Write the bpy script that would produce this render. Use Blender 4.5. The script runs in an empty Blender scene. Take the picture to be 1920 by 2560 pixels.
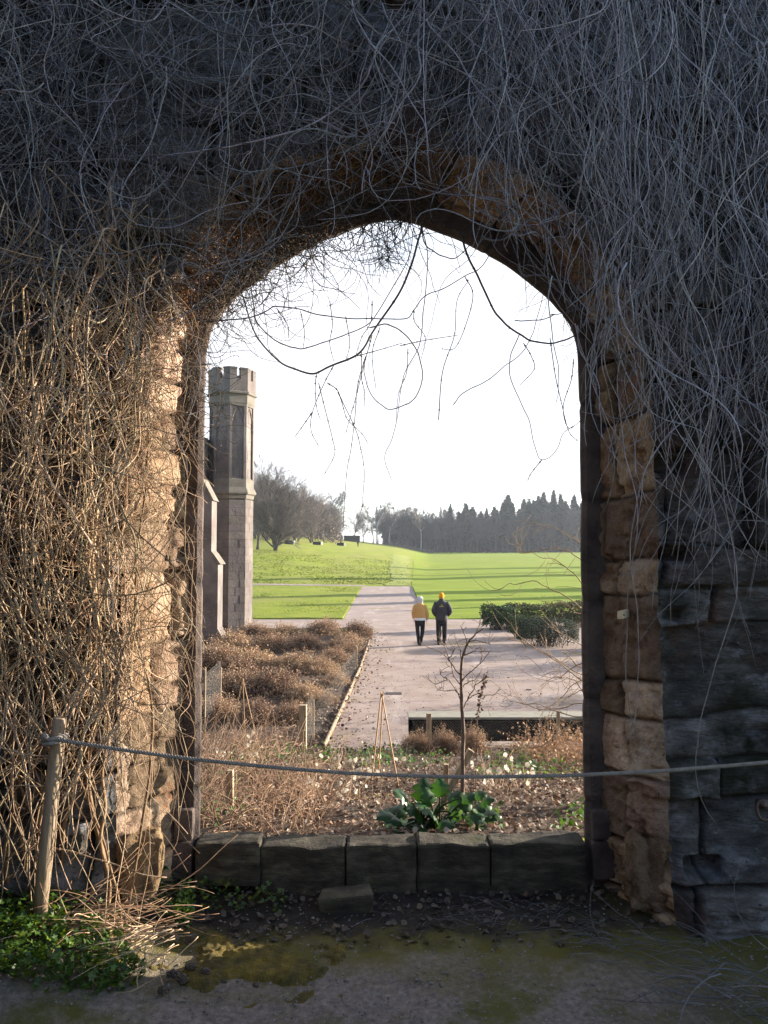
import bpy, bmesh, math, random
import numpy as np
from mathutils import Vector
rad = math.radians
SC = bpy.context.scene
COL = SC.collection
rng = np.random.default_rng(7)
random.seed(7)

# ------------------------------------------------------------------ camera geometry
CAMZ, F, HOR = 1.6, 1920.0, 1372.0
PITCH = math.atan((HOR - 1280) / F)
cp, sp = math.cos(PITCH), math.sin(PITCH)
def ray(x, y):
    u, v = (x - 960) / F, (1280 - y) / F
    return np.array([u, cp - v * sp, sp + v * cp])
def P(x, y, d):                       # photo pixel at depth d -> point
    r = ray(x, y); return np.array([0, 0, CAMZ]) + r * (d / r[1])
def G(x, y, z=-1.7):                  # photo pixel -> point on level z
    r = ray(x, y); return np.array([0, 0, CAMZ]) + r * ((z - CAMZ) / r[2])
def bedz(d): return .2 - .208 * (d - 3.72)
def BED(x, y):
    r = ray(x, y); d = (.2 + .208 * 3.72 - CAMZ) / (r[2] / r[1] + .208)
    return np.array([0, 0, CAMZ]) + r * (d / r[1])
SUN_AZ, SUN_EL = rad(67), rad(11)     # azimuth to the right of +Y
SUNDIR = np.array([math.sin(SUN_AZ) * math.cos(SUN_EL), math.cos(SUN_AZ) * math.cos(SUN_EL), math.sin(SUN_EL)])

# ------------------------------------------------------------------ noise
def _h(i, s):
    n = (i[..., 0] * 374761393 + i[..., 1] * 668265263 + i[..., 2] * 2147483647 + s * 1274126177) & 0xFFFFFFFF
    n = ((n ^ (n >> 13)) * 1274126177) & 0xFFFFFFFF
    n = ((n ^ (n >> 16)) * 2246822519) & 0xFFFFFFFF
    return ((n ^ (n >> 15)) & 0xFFFFFF) / float(0xFFFFFF)
def vn(p, s=0):
    p = np.asarray(p, float); i = np.floor(p).astype(np.int64); f = p - i; f = f * f * (3 - 2 * f)
    r = 0
    for a in (0, 1):
        for b in (0, 1):
            for c in (0, 1):
                w = (f[..., 0] if a else 1 - f[..., 0]) * (f[..., 1] if b else 1 - f[..., 1]) * (f[..., 2] if c else 1 - f[..., 2])
                r = r + w * _h(i + np.array([a, b, c]), s)
    return r * 2 - 1
def fbm(p, o=4, s=0):
    p = np.asarray(p, float); r = 0; a = 1.
    for k in range(o):
        r = r + a * vn(p * 2 ** k + 17.3 * k, s + k); a *= .5
    return r
def sst(a, b, x):
    t = np.clip((x - a) / (b - a), 0, 1); return t * t * (3 - 2 * t)
def unit(v):
    return v / np.maximum(np.linalg.norm(v, axis=-1, keepdims=True), 1e-9)

# ------------------------------------------------------------------ objects
ORG = {}
def tag(o, label=None, cat=None, group=None, kind=None):
    if label: o['label'] = label
    if cat: o['category'] = cat
    if group: o['group'] = group
    if kind: o['kind'] = kind
    return o
def thing(name, loc, label, cat, group=None, rz=0):
    o = bpy.data.objects.new(name, None); COL.objects.link(o)
    o.empty_display_size = .2
    o.location = [float(c) for c in loc]; o.rotation_euler.z = rz
    ORG[o.name] = np.array(loc, float)
    return tag(o, label, cat, group)
def copy_tree(o, parent=None):
    c = o.copy(); COL.objects.link(c)
    if parent: c.parent = parent
    for ch in [x for x in bpy.data.objects if x.parent == o]:
        copy_tree(ch, c)
    return c

class Geo:
    def __init__(s):
        s.v, s.q, s.t, s.c, s.n, s.fq, s.ft, s.sm = [], [], [], [], 0, [], [], False
    def add(s, v, q=None, t=None, c=None):
        v = np.asarray(v, float).reshape(-1, 3)
        if q is not None and len(q): s.q.append(np.asarray(q, np.int64).reshape(-1, 4) + s.n); s.fq.append(np.full(len(s.q[-1]), s.sm))
        if t is not None and len(t): s.t.append(np.asarray(t, np.int64).reshape(-1, 3) + s.n); s.ft.append(np.full(len(s.t[-1]), False))
        s.v.append(v)
        if c is None: c = np.ones((len(v), 3))
        c = np.asarray(c, float)
        if c.ndim == 1: c = np.tile(c[:3], (len(v), 1))
        s.c.append(c); s.n += len(v)
        return s
    def grid(s, pts, c=None, flip=False):       # pts (A,B,3)
        A, B = pts.shape[:2]
        i = np.arange(A - 1)[:, None] * B + np.arange(B - 1)[None]
        q = np.stack([i, i + 1, i + B + 1, i + B], -1).reshape(-1, 4)
        if flip: q = q[:, ::-1]
        return s.add(pts.reshape(-1, 3), q, c=None if c is None else np.asarray(c).reshape(-1, 3))
    def tubes(s, pts, R, k=4, c=None, cap=True):          # pts (N,M,3), R (N,M)
        pts = np.asarray(pts, float)
        if pts.ndim == 2: pts = pts[None]
        N, M = pts.shape[:2]
        R = np.broadcast_to(np.asarray(R, float), (N, M)) if np.ndim(R) < 2 else np.asarray(R)
        t = np.gradient(pts, axis=1); t = unit(t)
        ref = np.broadcast_to(np.array([.31, .9, .22]), t.shape)
        a = unit(np.cross(t, ref)); b = np.cross(t, a)
        an = np.arange(k) * 2 * np.pi / k
        ring = pts[:, :, None] + R[:, :, None, None] * (np.cos(an)[:, None] * a[:, :, None] + np.sin(an)[:, None] * b[:, :, None])
        base = (np.arange(N)[:, None, None] * M + np.arange(M - 1)[None, :, None]) * k
        j = np.arange(k)[None, None]; j2 = (j + 1) % k
        q = np.stack([base + j, base + j2, base + k + j2, base + k + j], -1).reshape(-1, 4)
        cc = None
        if c is not None:
            c = np.asarray(c, float)
            cc = np.tile(c, (N * M * k, 1)) if c.ndim == 1 else np.repeat(c, M * k, 0)
        caps = []
        if cap and k == 4:
            f0 = np.arange(N) * M * k
            caps = [np.stack([f0 + 3, f0 + 2, f0 + 1, f0], -1)]
            f1 = f0 + (M - 1) * k
            caps.append(np.stack([f1, f1 + 1, f1 + 2, f1 + 3], -1))
            q = np.concatenate([q] + caps)
        tr = None
        if cap and k > 4:
            f = []
            for n in range(N):
                o0, o1 = n * M * k, n * M * k + (M - 1) * k
                for m in range(1, k - 1):
                    f.append((o0, o0 + m + 1, o0 + m)); f.append((o1, o1 + m, o1 + m + 1))
            tr = f
        s.sm = True; s.add(ring.reshape(-1, 3), q, tr, cc); s.sm = False; return s
    def tube(s, pts, r, k=6, c=None): return s.tubes(np.asarray(pts)[None], np.asarray(r, float)[None] if np.ndim(r) else r, k, c)
    def box(s, c, size, rz=0, col=None, bev=0, jit=0, ry=0, rx=0):
        hx, hy, hz = [d / 2 for d in size]
        bm = bmesh.new(); bmesh.ops.create_cube(bm, size=1)
        for v in bm.verts: v.co = Vector((v.co.x * size[0], v.co.y * size[1], v.co.z * size[2]))
        if bev: bmesh.ops.bevel(bm, geom=bm.edges[:], offset=bev, segments=2, profile=.6, affect='EDGES')
        s.bm(bm, c, rz, col, jit, ry, rx); return s
    def bm(s, bm, c=(0, 0, 0), rz=0, col=None, jit=0, ry=0, rx=0):
        bm.verts.ensure_lookup_table(); bm.faces.ensure_lookup_table()
        bmesh.ops.triangulate(bm, faces=[f for f in bm.faces if len(f.verts) > 4])
        bm.verts.index_update()
        v = np.array([x.co[:] for x in bm.verts])
        if jit: v = v + fbm(v * 6 + np.asarray(c) * 3.1, 3)[:, None] * unit(v) * jit
        from mathutils import Euler
        m = np.array(Euler((rx, ry, rz)).to_matrix()); v = v @ m.T + np.asarray(c)
        q = [[x.index for x in f.verts] for f in bm.faces if len(f.verts) == 4]
        t = [[x.index for x in f.verts] for f in bm.faces if len(f.verts) == 3]
        bm.free(); s.add(v, q, t, col)
    def blob(s, c, r, sub=3, jit=.2, fr=2., col=None, seed=0):
        bm = bmesh.new(); bmesh.ops.create_icosphere(bm, subdivisions=sub, radius=1)
        v = np.array([x.co[:] for x in bm.verts]); bm.verts.index_update()
        t = [[x.index for x in f.verts] for f in bm.faces]; bm.free()
        v = v * (1 + jit * fbm(v * fr + seed * 7.7, 4, seed))[:, None]
        s.add(v * np.asarray(r) + np.asarray(c), t=t, c=col)
    def loft(s, rings, k=16, col=None):          # (cx,cy,cz,rx,ry)
        r = np.array(rings, float); an = np.arange(k) * 2 * np.pi / k
        v = np.stack([r[:, 0, None] + r[:, 3, None] * np.cos(an), r[:, 1, None] + r[:, 4, None] * np.sin(an), np.repeat(r[:, 2, None], k, 1)], -1)
        n = len(r); v = np.concatenate([v.reshape(-1, 3), r[:1, :3], r[-1:, :3]])
        q = [(i * k + j, i * k + (j + 1) % k, (i + 1) * k + (j + 1) % k, (i + 1) * k + j) for i in range(n - 1) for j in range(k)]
        t = [(n * k, (j + 1) % k, j) for j in range(k)] + [(n * k + 1, (n - 1) * k + j, (n - 1) * k + (j + 1) % k) for j in range(k)]
        return s.add(v, q, t, col)
    def prism(s, poly, z0, z1, top=1.0, col=None):    # poly (N,2), optional top scale about centroid
        p = np.asarray(poly, float); n = len(p); ce = p.mean(0)
        lo = np.c_[p, np.full(n, z0)]; hi = np.c_[ce + (p - ce) * top, np.full(n, z1)]
        v = np.concatenate([lo, hi, [[*ce, z0]], [[*ce, z1]]])
        q = [(i, (i + 1) % n, n + (i + 1) % n, n + i) for i in range(n)]
        t = [(2 * n, (i + 1) % n, i) for i in range(n)] + [(2 * n + 1, n + i, n + (i + 1) % n) for i in range(n)]
        return s.add(v, q, t, col)
    def leaves(s, pos, size, nrm=None, shape='oval', col=None, asp=.55, fold=.25, seed=0, up=None):
        r = np.random.default_rng(seed + 101); N = len(pos)
        size = np.broadcast_to(size, (N,))
        if nrm is None: nrm = unit(r.normal(size=(N, 3)))
        d = r.normal(size=(N, 3)) if up is None else up
        a = unit(np.cross(nrm, unit(d) + 1e-4)); b = unit(np.cross(a, nrm))
        if shape == 'oval':
            T = np.array([[0, 0, 0], [.5, .45, fold], [.32, .85, fold * .8], [0, 1, 0.05], [-.32, .85, fold * .8], [-.5, .45, fold], [0, .5, 0]])
            ft = [[0, 1, 6], [0, 6, 5]]; fq = [[1, 2, 3, 6], [6, 3, 4, 5]]
        elif shape == 'ivy':
            T = np.array([[0, .15, 0], [.55, 0, fold], [.42, .4, fold * .6], [.75, .62, fold], [.25, .68, .1], [0, 1.1, 0], [-.25, .68, .1], [-.75, .62, fold], [-.42, .4, fold * .6], [-.55, 0, fold], [0, .45, 0]])
            n = 10; ft = [[10, i, (i + 1) % n] for i in range(n)]; fq = []
        else:
            T = np.array([[-.5, 0, 0], [.5, 0, 0], [.5, 1, 0], [-.5, 1, 0]]); ft = []; fq = [[0, 1, 2, 3]]
        T = T * np.array([asp * 2 if shape != 'ivy' else 1, 1, asp])
        k = len(T)
        v = pos[:, None] + size[:, None, None] * (T[None, :, 0:1] * a[:, None] + T[None, :, 1:2] * b[:, None] + T[None, :, 2:3] * nrm[:, None])
        off = np.arange(N)[:, None, None] * k
        q = (off + np.array(fq)[None]).reshape(-1, 4) if fq else None
        t = (off + np.array(ft)[None]).reshape(-1, 3) if ft else None
        cc = None if col is None else (np.repeat(col, k, 0) if np.ndim(col) == 2 else col)
        return s.add(v.reshape(-1, 3), q, t, cc)
    def arrays(s):
        v = np.concatenate(s.v); c = np.concatenate(s.c)
        q = np.concatenate(s.q) if s.q else np.zeros((0, 4), np.int64)
        t = np.concatenate(s.t) if s.t else np.zeros((0, 3), np.int64)
        return v, q, t, c
    def mesh(s, name, mat, org, smooth=False):
        v, q, t, c = s.arrays()
        me = bpy.data.meshes.new(name); v = v - org
        me.vertices.add(len(v)); me.vertices.foreach_set('co', v.astype(np.float32).ravel())
        nl = len(q) * 4 + len(t) * 3; me.loops.add(nl)
        me.loops.foreach_set('vertex_index', np.concatenate([q.ravel(), t.ravel()]).astype(np.int32))
        me.polygons.add(len(q) + len(t))
        st = np.concatenate([np.arange(len(q)) * 4, len(q) * 4 + np.arange(len(t)) * 3]).astype(np.int32)
        me.polygons.foreach_set('loop_start', st)
        me.update(calc_edges=True)
        a = me.attributes.new('tint', 'FLOAT_COLOR', 'POINT')
        a.data.foreach_set('color', np.c_[c, np.ones(len(c))].astype(np.float32).ravel())
        fl = np.concatenate(s.fq + s.ft) if not smooth else np.ones(len(q) + len(t), bool)
        me.polygons.foreach_set('use_smooth', fl.astype(bool))
        me.materials.append(mat); me.validate()
        return me
    def build(s, name, mat, parent=None, org=None, smooth=False):
        if parent is not None: o_ = ORG[parent.name]
        elif org is not None: o_ = np.array(org, float)
        else:
            v = np.concatenate(s.v); o_ = np.array([(v[:, 0].min() + v[:, 0].max()) / 2, (v[:, 1].min() + v[:, 1].max()) / 2, v[:, 2].min()])
        o = bpy.data.objects.new(name, s.mesh(name, mat, o_, smooth)); COL.objects.link(o)
        if parent is not None: o.parent = parent
        else: o.location = [float(x) for x in o_]
        ORG[o.name] = o_
        return o

def remesh(geo, vox, it=4, fac=.5):      # union of overlapping lofts into one continuous surface
    v, q, t, c = geo.arrays()
    me = bpy.data.meshes.new('tmp'); me.from_pydata(v.tolist(), [], q.tolist() + t.tolist())
    o = bpy.data.objects.new('tmp', me); COL.objects.link(o)
    m = o.modifiers.new('r', 'REMESH'); m.mode = 'VOXEL'; m.voxel_size = vox
    m = o.modifiers.new('s', 'SMOOTH'); m.iterations = it; m.factor = fac
    dg = bpy.context.evaluated_depsgraph_get(); dg.update()
    e = o.evaluated_get(dg).to_mesh()
    vv = np.array([x.co[:] for x in e.vertices]); qq = [list(p.vertices) for p in e.polygons]
    g = Geo(); g.add(vv, [f for f in qq if len(f) == 4], [f for f in qq if len(f) == 3])
    o.evaluated_get(dg).to_mesh_clear(); bpy.data.objects.remove(o); bpy.data.meshes.remove(me)
    return g

# ------------------------------------------------------------------ materials
def M(name, cols, scale=5., rough=.9, bump=.3, bscale=None, tint=False, trans=0, detail=6, spec=.25, stretch=(1, 1, 1), bdist=.02, metal=0, pos=(.32, .68), tcol=None):
    m = bpy.data.materials.new(name); m.use_nodes = True
    n, l = m.node_tree.nodes, m.node_tree.links; n.clear()
    out = n.new('ShaderNodeOutputMaterial'); b = n.new('ShaderNodeBsdfPrincipled')
    tc = n.new('ShaderNodeTexCoord'); mp = n.new('ShaderNodeMapping'); mp.inputs['Scale'].default_value = stretch
    l.new(tc.outputs['Object'], mp.inputs[0])
    no = n.new('ShaderNodeTexNoise'); no.inputs['Scale'].default_value = scale; no.inputs['Detail'].default_value = detail; no.inputs['Roughness'].default_value = .65
    l.new(mp.outputs[0], no.inputs['Vector'])
    rp = n.new('ShaderNodeValToRGB'); el = rp.color_ramp.elements
    k = len(cols)
    while len(el) < k: el.new(.5)
    for i, c in enumerate(cols):
        el[i].position = pos[0] + (pos[1] - pos[0]) * i / max(1, k - 1); el[i].color = (*c, 1)
    l.new(no.outputs['Fac'], rp.inputs[0]); col = rp.outputs[0]
    if tint:
        at = n.new('ShaderNodeAttribute'); at.attribute_name = 'tint'
        mx = n.new('ShaderNodeMix'); mx.data_type = 'RGBA'; mx.blend_type = 'MULTIPLY'; mx.inputs[0].default_value = 1
        l.new(col, mx.inputs[6]); l.new(at.outputs['Color'], mx.inputs[7]); col = mx.outputs[2]
    l.new(col, b.inputs['Base Color']); b.inputs['Roughness'].default_value = rough
    b.inputs['Specular IOR Level'].default_value = spec; b.inputs['Metallic'].default_value = metal
    if bump:
        n2 = n.new('ShaderNodeTexNoise'); n2.inputs['Scale'].default_value = bscale or scale * 5; n2.inputs['Detail'].default_value = 8; n2.inputs['Roughness'].default_value = .7
        l.new(mp.outputs[0], n2.inputs['Vector'])
        bp = n.new('ShaderNodeBump'); bp.inputs['Strength'].default_value = bump; bp.inputs['Distance'].default_value = bdist
        l.new(n2.outputs['Fac'], bp.inputs['Height']); l.new(bp.outputs[0], b.inputs['Normal'])
    sh = b.outputs[0]
    if trans:
        tr = n.new('ShaderNodeBsdfTranslucent'); ms = n.new('ShaderNodeMixShader'); ms.inputs[0].default_value = trans
        if tcol: 
            mm = n.new('ShaderNodeMix'); mm.data_type = 'RGBA'; mm.blend_type = 'MULTIPLY'; mm.inputs[0].default_value = 1
            l.new(col, mm.inputs[6]); mm.inputs[7].default_value = (*tcol, 1); l.new(mm.outputs[2], tr.inputs[0])
        else: l.new(col, tr.inputs[0])
        l.new(sh, ms.inputs[1]); l.new(tr.outputs[0], ms.inputs[2]); sh = ms.outputs[0]
    l.new(sh, out.inputs[0])
    m['col'] = 0
    return m
def mixin(m, col, scale, lo, hi, seed=0, detail=5, stretch=(1, 1, 1)):   # add a noise-masked second colour (moss, stain)
    n, l = m.node_tree.nodes, m.node_tree.links
    b = [x for x in n if x.type == 'BSDF_PRINCIPLED'][0]
    src = b.inputs['Base Color'].links[0].from_socket
    tc = n.new('ShaderNodeTexCoord'); mp = n.new('ShaderNodeMapping'); mp.inputs['Location'].default_value = (seed * 3.7, seed * 1.3, seed * 5.1); mp.inputs['Scale'].default_value = stretch
    l.new(tc.outputs['Object'], mp.inputs[0])
    no = n.new('ShaderNodeTexNoise'); no.inputs['Scale'].default_value = scale; no.inputs['Detail'].default_value = detail; no.inputs['Roughness'].default_value = .7
    l.new(mp.outputs[0], no.inputs['Vector'])
    mr = n.new('ShaderNodeMapRange'); mr.inputs[1].default_value = lo; mr.inputs[2].default_value = hi
    l.new(no.outputs['Fac'], mr.inputs[0])
    mx = n.new('ShaderNodeMix'); mx.data_type = 'RGBA'
    l.new(mr.outputs[0], mx.inputs[0]); l.new(src, mx.inputs[6]); mx.inputs[7].default_value = (*col, 1)
    l.new(mx.outputs[2], b.inputs['Base Color'])
    return m

MT = {}
MT['wall'] = M('weathered_wall_stone', [(.045, .041, .04), (.14, .13, .13), (.30, .29, .31)], 6, .9, 1., 30, tint=True, bdist=.06, stretch=(1, 1, 2.6), detail=12)
mixin(MT['wall'], (.30, .30, .34), 7, .56, .68, 12, 10, (1, 1, 1.6))
mixin(MT['wall'], (.15, .09, .075), 2.2, .56, .66, 22, 8)
mixin(MT['wall'], (.015, .014, .014), 26, .60, .68, 14, 6, (1, 1, 2))
mixin(MT['wall'], (.022, .026, .014), 1.7, .54, .68, 2)
MT['rubble'] = M('orange_rubble_stone', [(.17, .105, .068), (.34, .235, .155), (.46, .355, .26)], 9, .95, 1., 34, tint=True, bdist=.05, detail=10)
mixin(MT['rubble'], (.24, .125, .07), 5, .57, .68, 4)
mixin(MT['rubble'], (.10, .07, .05), 22, .62, .7, 7)
MT['frame'] = M('dressed_brown_stone', [(.045, .034, .032), (.09, .068, .06), (.13, .10, .085)], 6, .9, 1., 40, tint=True, bdist=.02, detail=10)
MT['sill'] = M('sill_stone', [(.018, .014, .011), (.045, .038, .027), (.10, .085, .058)], 7, .9, 1., 40, tint=True, bdist=.012, stretch=(1, 1, 3))
mixin(MT['sill'], (.04, .044, .014), 3, .55, .7, 6)
MT['vine'] = M('grey_vine_bark', [(.16, .15, .16), (.34, .325, .34)], 14, .85, .2, 60, tint=True, bdist=.003)
MT['vine_sil'] = M('silhouette_vine_bark', [(.045, .035, .03), (.10, .08, .065)], 14, .85, .2, 60, bdist=.003)  # darker copy of the vine bark: backlit silhouette put into the colour
MT['vine_b'] = M('brown_vine_bark', [(.17, .108, .065), (.40, .295, .19)], 14, .85, .2, 60, tint=True, bdist=.003)
MT['court'] = M('mossy_courtyard_gravel', [(.11, .088, .079), (.185, .15, .132), (.27, .222, .196)], 45, .95, 1., 130, bdist=.012, detail=10)
mixin(MT['court'], (.085, .082, .018), 1.5, .50, .62, 3, 8)
mixin(MT['court'], (.06, .045, .035), 2.3, .60, .74, 9, 8)
def zone(m, col, axis, a, b, nscale=3., nd=.5, seed=0):       # wall-foot shade as colour / moss tract, set by ground position
    n, l = m.node_tree.nodes, m.node_tree.links
    bs = [x for x in n if x.type == 'BSDF_PRINCIPLED'][0]; src = bs.inputs['Base Color'].links[0].from_socket
    tc = n.new('ShaderNodeTexCoord'); sx = n.new('ShaderNodeSeparateXYZ'); l.new(tc.outputs['Object'], sx.inputs[0])
    no = n.new('ShaderNodeTexNoise'); no.inputs['Scale'].default_value = nscale; no.inputs['Detail'].default_value = 8; no.inputs['Roughness'].default_value = .7; l.new(tc.outputs['Object'], no.inputs['Vector'])
    ma = n.new('ShaderNodeMath'); ma.operation = 'MULTIPLY_ADD'; ma.inputs[1].default_value = nd; l.new(no.outputs['Fac'], ma.inputs[0]); l.new(sx.outputs[axis], ma.inputs[2])
    mr = n.new('ShaderNodeMapRange'); mr.inputs[1].default_value = a + nd * .5; mr.inputs[2].default_value = b + nd * .5; l.new(ma.outputs[0], mr.inputs[0])
    mx = n.new('ShaderNodeMix'); mx.data_type = 'RGBA'; l.new(mr.outputs[0], mx.inputs[0]); l.new(src, mx.inputs[6]); mx.inputs[7].default_value = (*col, 1); l.new(mx.outputs[2], bs.inputs['Base Color'])
zone(MT['court'], (.10, .085, .016), 'Y', 2.8, 3.2, 4., 1.1)
zone(MT['court'], (.028, .022, .018), 'Y', 3.16, 3.32, 5., .5)  # shade below the sill, painted as a dark strip in the ground colour
zone(MT['court'], (.085, .08, .018), 'X', .8, 1.5, 3.5, 1.4)
MT['grass'] = M('meadow_grass', [(.145, .175, .015), (.19, .225, .02), (.24, .25, .035)], .35, .9, .6, 3.5, bdist=.06, detail=10, spec=.1, stretch=(1, .5, 1))
mixin(MT['grass'], (.21, .19, .06), .12, .48, .70, 5, 8)
mixin(MT['grass'], (.075, .10, .018), .9, .56, .72, 15, 10, (.35, 2.2, 1))
MT['lawn'] = M('mown_lawn', [(.135, .185, .011), (.175, .225, .014), (.215, .245, .022)], .5, .9, .5, 5, bdist=.04, detail=10, spec=.1, stretch=(.6, 1, 1))
MT['path'] = M('pink_grey_gravel', [(.235, .175, .145), (.295, .228, .195), (.35, .28, .245)], 1.2, .95, .6, 60, bdist=.01, detail=12, spec=.15)
mixin(MT['path'], (.22, .175, .085), .4, .56, .68, 8, 8)
mixin(MT['path'], (.21, .165, .15), .5, .55, .68, 3, 10, (.3, 2.2, 1))
mixin(MT['path'], (.40, .335, .30), .9, .56, .7, 13, 10, (1.6, .25, 1))
MT['soil'] = M('dark_bed_soil', [(.03, .02, .014), (.075, .05, .035), (.13, .09, .06)], 9, .95, 1., 50, bdist=.03)
MT['litter'] = M('dead_leaves', [(.7, .7, .7), (1, 1, 1)], 30, .75, 0, tint=True, spec=.3, trans=.15)
MT['wood'] = M('weathered_wood', [(.20, .14, .085), (.34, .255, .165), (.42, .33, .22)], 10, .85, .5, 40, stretch=(6, 6, .6), bdist=.004, tint=True)
MT['postwood'] = M('round_post_wood', [(.15, .10, .065), (.25, .185, .125), (.31, .24, .165)], 10, .85, .6, 40, stretch=(6, 6, .6), bdist=.004, tint=True)
MT['oldwood'] = M('grey_green_plank', [(.16, .15, .11), (.26, .24, .19), (.34, .32, .27)], 8, .9, .5, 40, stretch=(.6, 5, 5), bdist=.006)
MT['darkwood'] = M('dark_stained_timber', [(.005, .004, .003), (.010, .008, .007)], 8, .95, .4, 40, bdist=.006, spec=.1)
MT['cane'] = M('bamboo_cane', [(.36, .22, .12), (.52, .36, .22)], 12, .6, .2, 50, stretch=(1, 1, .3), bdist=.002)
MT['rope'] = M('grey_rope', [(.15, .135, .12), (.25, .228, .205)], 60, .9, .4, 300, bdist=.002)
MT['wire'] = M('galvanised_wire', [(.10, .095, .09), (.16, .155, .15)], 20, .7, 0, metal=.2)
MT['shrub'] = M('dead_shrub_twigs', [(.85, .8, .8), (1, 1, 1)], 3, .9, 0, tint=True, trans=.12)
MT['yew'] = M('dark_evergreen_leaves', [(.8, .85, .8), (1, 1, 1)], 4, .7, 0, tint=True, trans=.15)
MT['leaf'] = M('green_leaves', [(.75, .8, .7), (1, 1, 1)], 9, .42, 0, tint=True, trans=.3, spec=.4, tcol=(1.6, 1.5, .5))
MT['pod'] = M('papery_seed_pods', [(.40, .36, .29), (.62, .58, .5)], 30, .6, 0, trans=.35)
MT['twig'] = M('sapling_bark', [(.085, .055, .042), (.19, .125, .092)], 20, .8, .3, 80, bdist=.002)
MT['bark'] = M('tree_bark', [(.055, .042, .034), (.11, .085, .066)], 2, .9, .5, 8, bdist=.05, tint=True)
MT['twigs'] = M('bare_twigs', [(.85, .85, .85), (1, 1, 1)], 1, .9, 0, tint=True)
MT['birch'] = M('pale_birch_bark', [(.25, .23, .21), (.45, .43, .40)], 1, .8, 0)
MT['conifer'] = M('conifer_needles', [(.8, .8, .8), (1, 1, 1)], 1, .9, 0, tint=True)
MT['castle'] = M('red_grey_sandstone', [(.09, .074, .068), (.14, .118, .109), (.19, .163, .15)], .9, .92, .5, 14, bdist=.03, tint=True)
mixin(MT['castle'], (.085, .077, .075), .45, .5, .68, 2, 8)
MT['castle_l'] = M('lichened_sandstone', [(.10, .09, .078), (.165, .148, .122)], 2, .92, .5, 14, bdist=.03)
MT['skin'] = M('skin', [(.55, .36, .27), (.6, .4, .3)], 10, .6, 0)
MT['hair'] = M('silver_hair', [(.42, .41, .42), (.68, .67, .66)], 60, .6, .6, 200, stretch=(1, 1, .2), bdist=.006)
MT['mustard'] = M('mustard_knit', [(.50, .27, .085), (.58, .33, .12)], 25, .95, .6, 150, bdist=.008)
MT['white'] = M('white_cotton', [(.72, .72, .75), (.8, .8, .82)], 12, .9, .2, 60)
MT['black'] = M('black_cloth', [(.009, .008, .01), (.018, .016, .019)], 12, .9, .4, 40, bdist=.01)
MT['jacket'] = M('charcoal_jacket', [(.035, .031, .034), (.055, .05, .055)], 10, .8, .5, 30, bdist=.012)
MT['orange'] = M('orange_wool', [(.62, .25, .012), (.75, .33, .02)], 30, .95, .6, 160, bdist=.008)
MT['boot'] = M('dark_leather', [(.02, .014, .012), (.04, .028, .022)], 20, .6, .2, 60)
MT['logo'] = M('yellow_print', [(.5, .36, .08), (.55, .4, .1)], 20, .8, 0)
MT['iron'] = M('rusty_iron', [(.06, .045, .04), (.12, .09, .075)], 30, .6, .4, 80, metal=.5, bdist=.004)
MT['pale'] = M('pale_painted_end', [(.6, .6, .58), (.75, .74, .72)], 6, .8, 0)
MT['batten'] = M('pale_batten', [(.46, .36, .23), (.60, .49, .33)], 8, .8, .3, 60, stretch=(1, 6, 6), bdist=.003)

# ------------------------------------------------------------------ world, sun, camera
w = bpy.data.worlds.new('World'); SC.world = w; w.use_nodes = True
n, l = w.node_tree.nodes, w.node_tree.links
bg = n['Background']; sky = n.new('ShaderNodeTexSky'); sky.sky_type = 'NISHITA'; sky.sun_disc = False
sky.sun_elevation = SUN_EL; sky.sun_rotation = SUN_AZ; sky.dust_density = .7; sky.ozone_density = 2.5
tc = n.new('ShaderNodeTexCoord'); mp = n.new('ShaderNodeMapping'); mp.inputs['Scale'].default_value = (1, 1, 4)
no = n.new('ShaderNodeTexNoise'); no.inputs['Scale'].default_value = 2.2; no.inputs['Detail'].default_value = 7
mr = n.new('ShaderNodeMapRange'); mr.inputs[1].default_value = .18; mr.inputs[2].default_value = .46; mr.inputs[4].default_value = .9
mx = n.new('ShaderNodeMix'); mx.data_type = 'RGBA'; mx.inputs[7].default_value = (2.5, 2.5, 2.6, 1)
l.new(tc.outputs['Generated'], mp.inputs[0]); l.new(mp.outputs[0], no.inputs['Vector']); l.new(no.outputs['Fac'], mr.inputs[0])
sx_ = n.new('ShaderNodeSeparateXYZ'); l.new(tc.outputs['Generated'], sx_.inputs[0])
mf = n.new('ShaderNodeMapRange'); mf.inputs[1].default_value = -.2; mf.inputs[2].default_value = .5; mf.inputs[3].default_value = .12; l.new(sx_.outputs['Y'], mf.inputs[0])
mm = n.new('ShaderNodeMath'); mm.operation = 'MULTIPLY'; l.new(mr.outputs[0], mm.inputs[0]); l.new(mf.outputs[0], mm.inputs[1])
l.new(mm.outputs[0], mx.inputs[0]); l.new(sky.outputs[0], mx.inputs[6]); l.new(mx.outputs[2], bg.inputs[0])
bg.inputs[1].default_value = .12
sun = bpy.data.lights.new('Sun', 'SUN'); sun.energy = 5; sun.angle = rad(.6); sun.color = (1, .89, .74)
so = bpy.data.objects.new('Sun', sun); COL.objects.link(so)
so.rotation_euler = Vector(SUNDIR).to_track_quat('Z', 'Y').to_euler(); so.location = (20, 10, 20)
cam = bpy.data.cameras.new('Camera'); co = bpy.data.objects.new('Camera', cam); COL.objects.link(co); SC.camera = co
cam.sensor_fit = 'VERTICAL'; cam.sensor_height = 24; cam.lens = 24 * F / 2560; cam.clip_start = .05; cam.clip_end = 9000
co.location = (0, 0, CAMZ); co.rotation_euler = (rad(90) + PITCH, 0, 0)
SC.view_settings.view_transform = 'Standard'; SC.view_settings.look = 'None'; SC.view_settings.gamma = 1
SC.view_settings.exposure = 2.2
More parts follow.
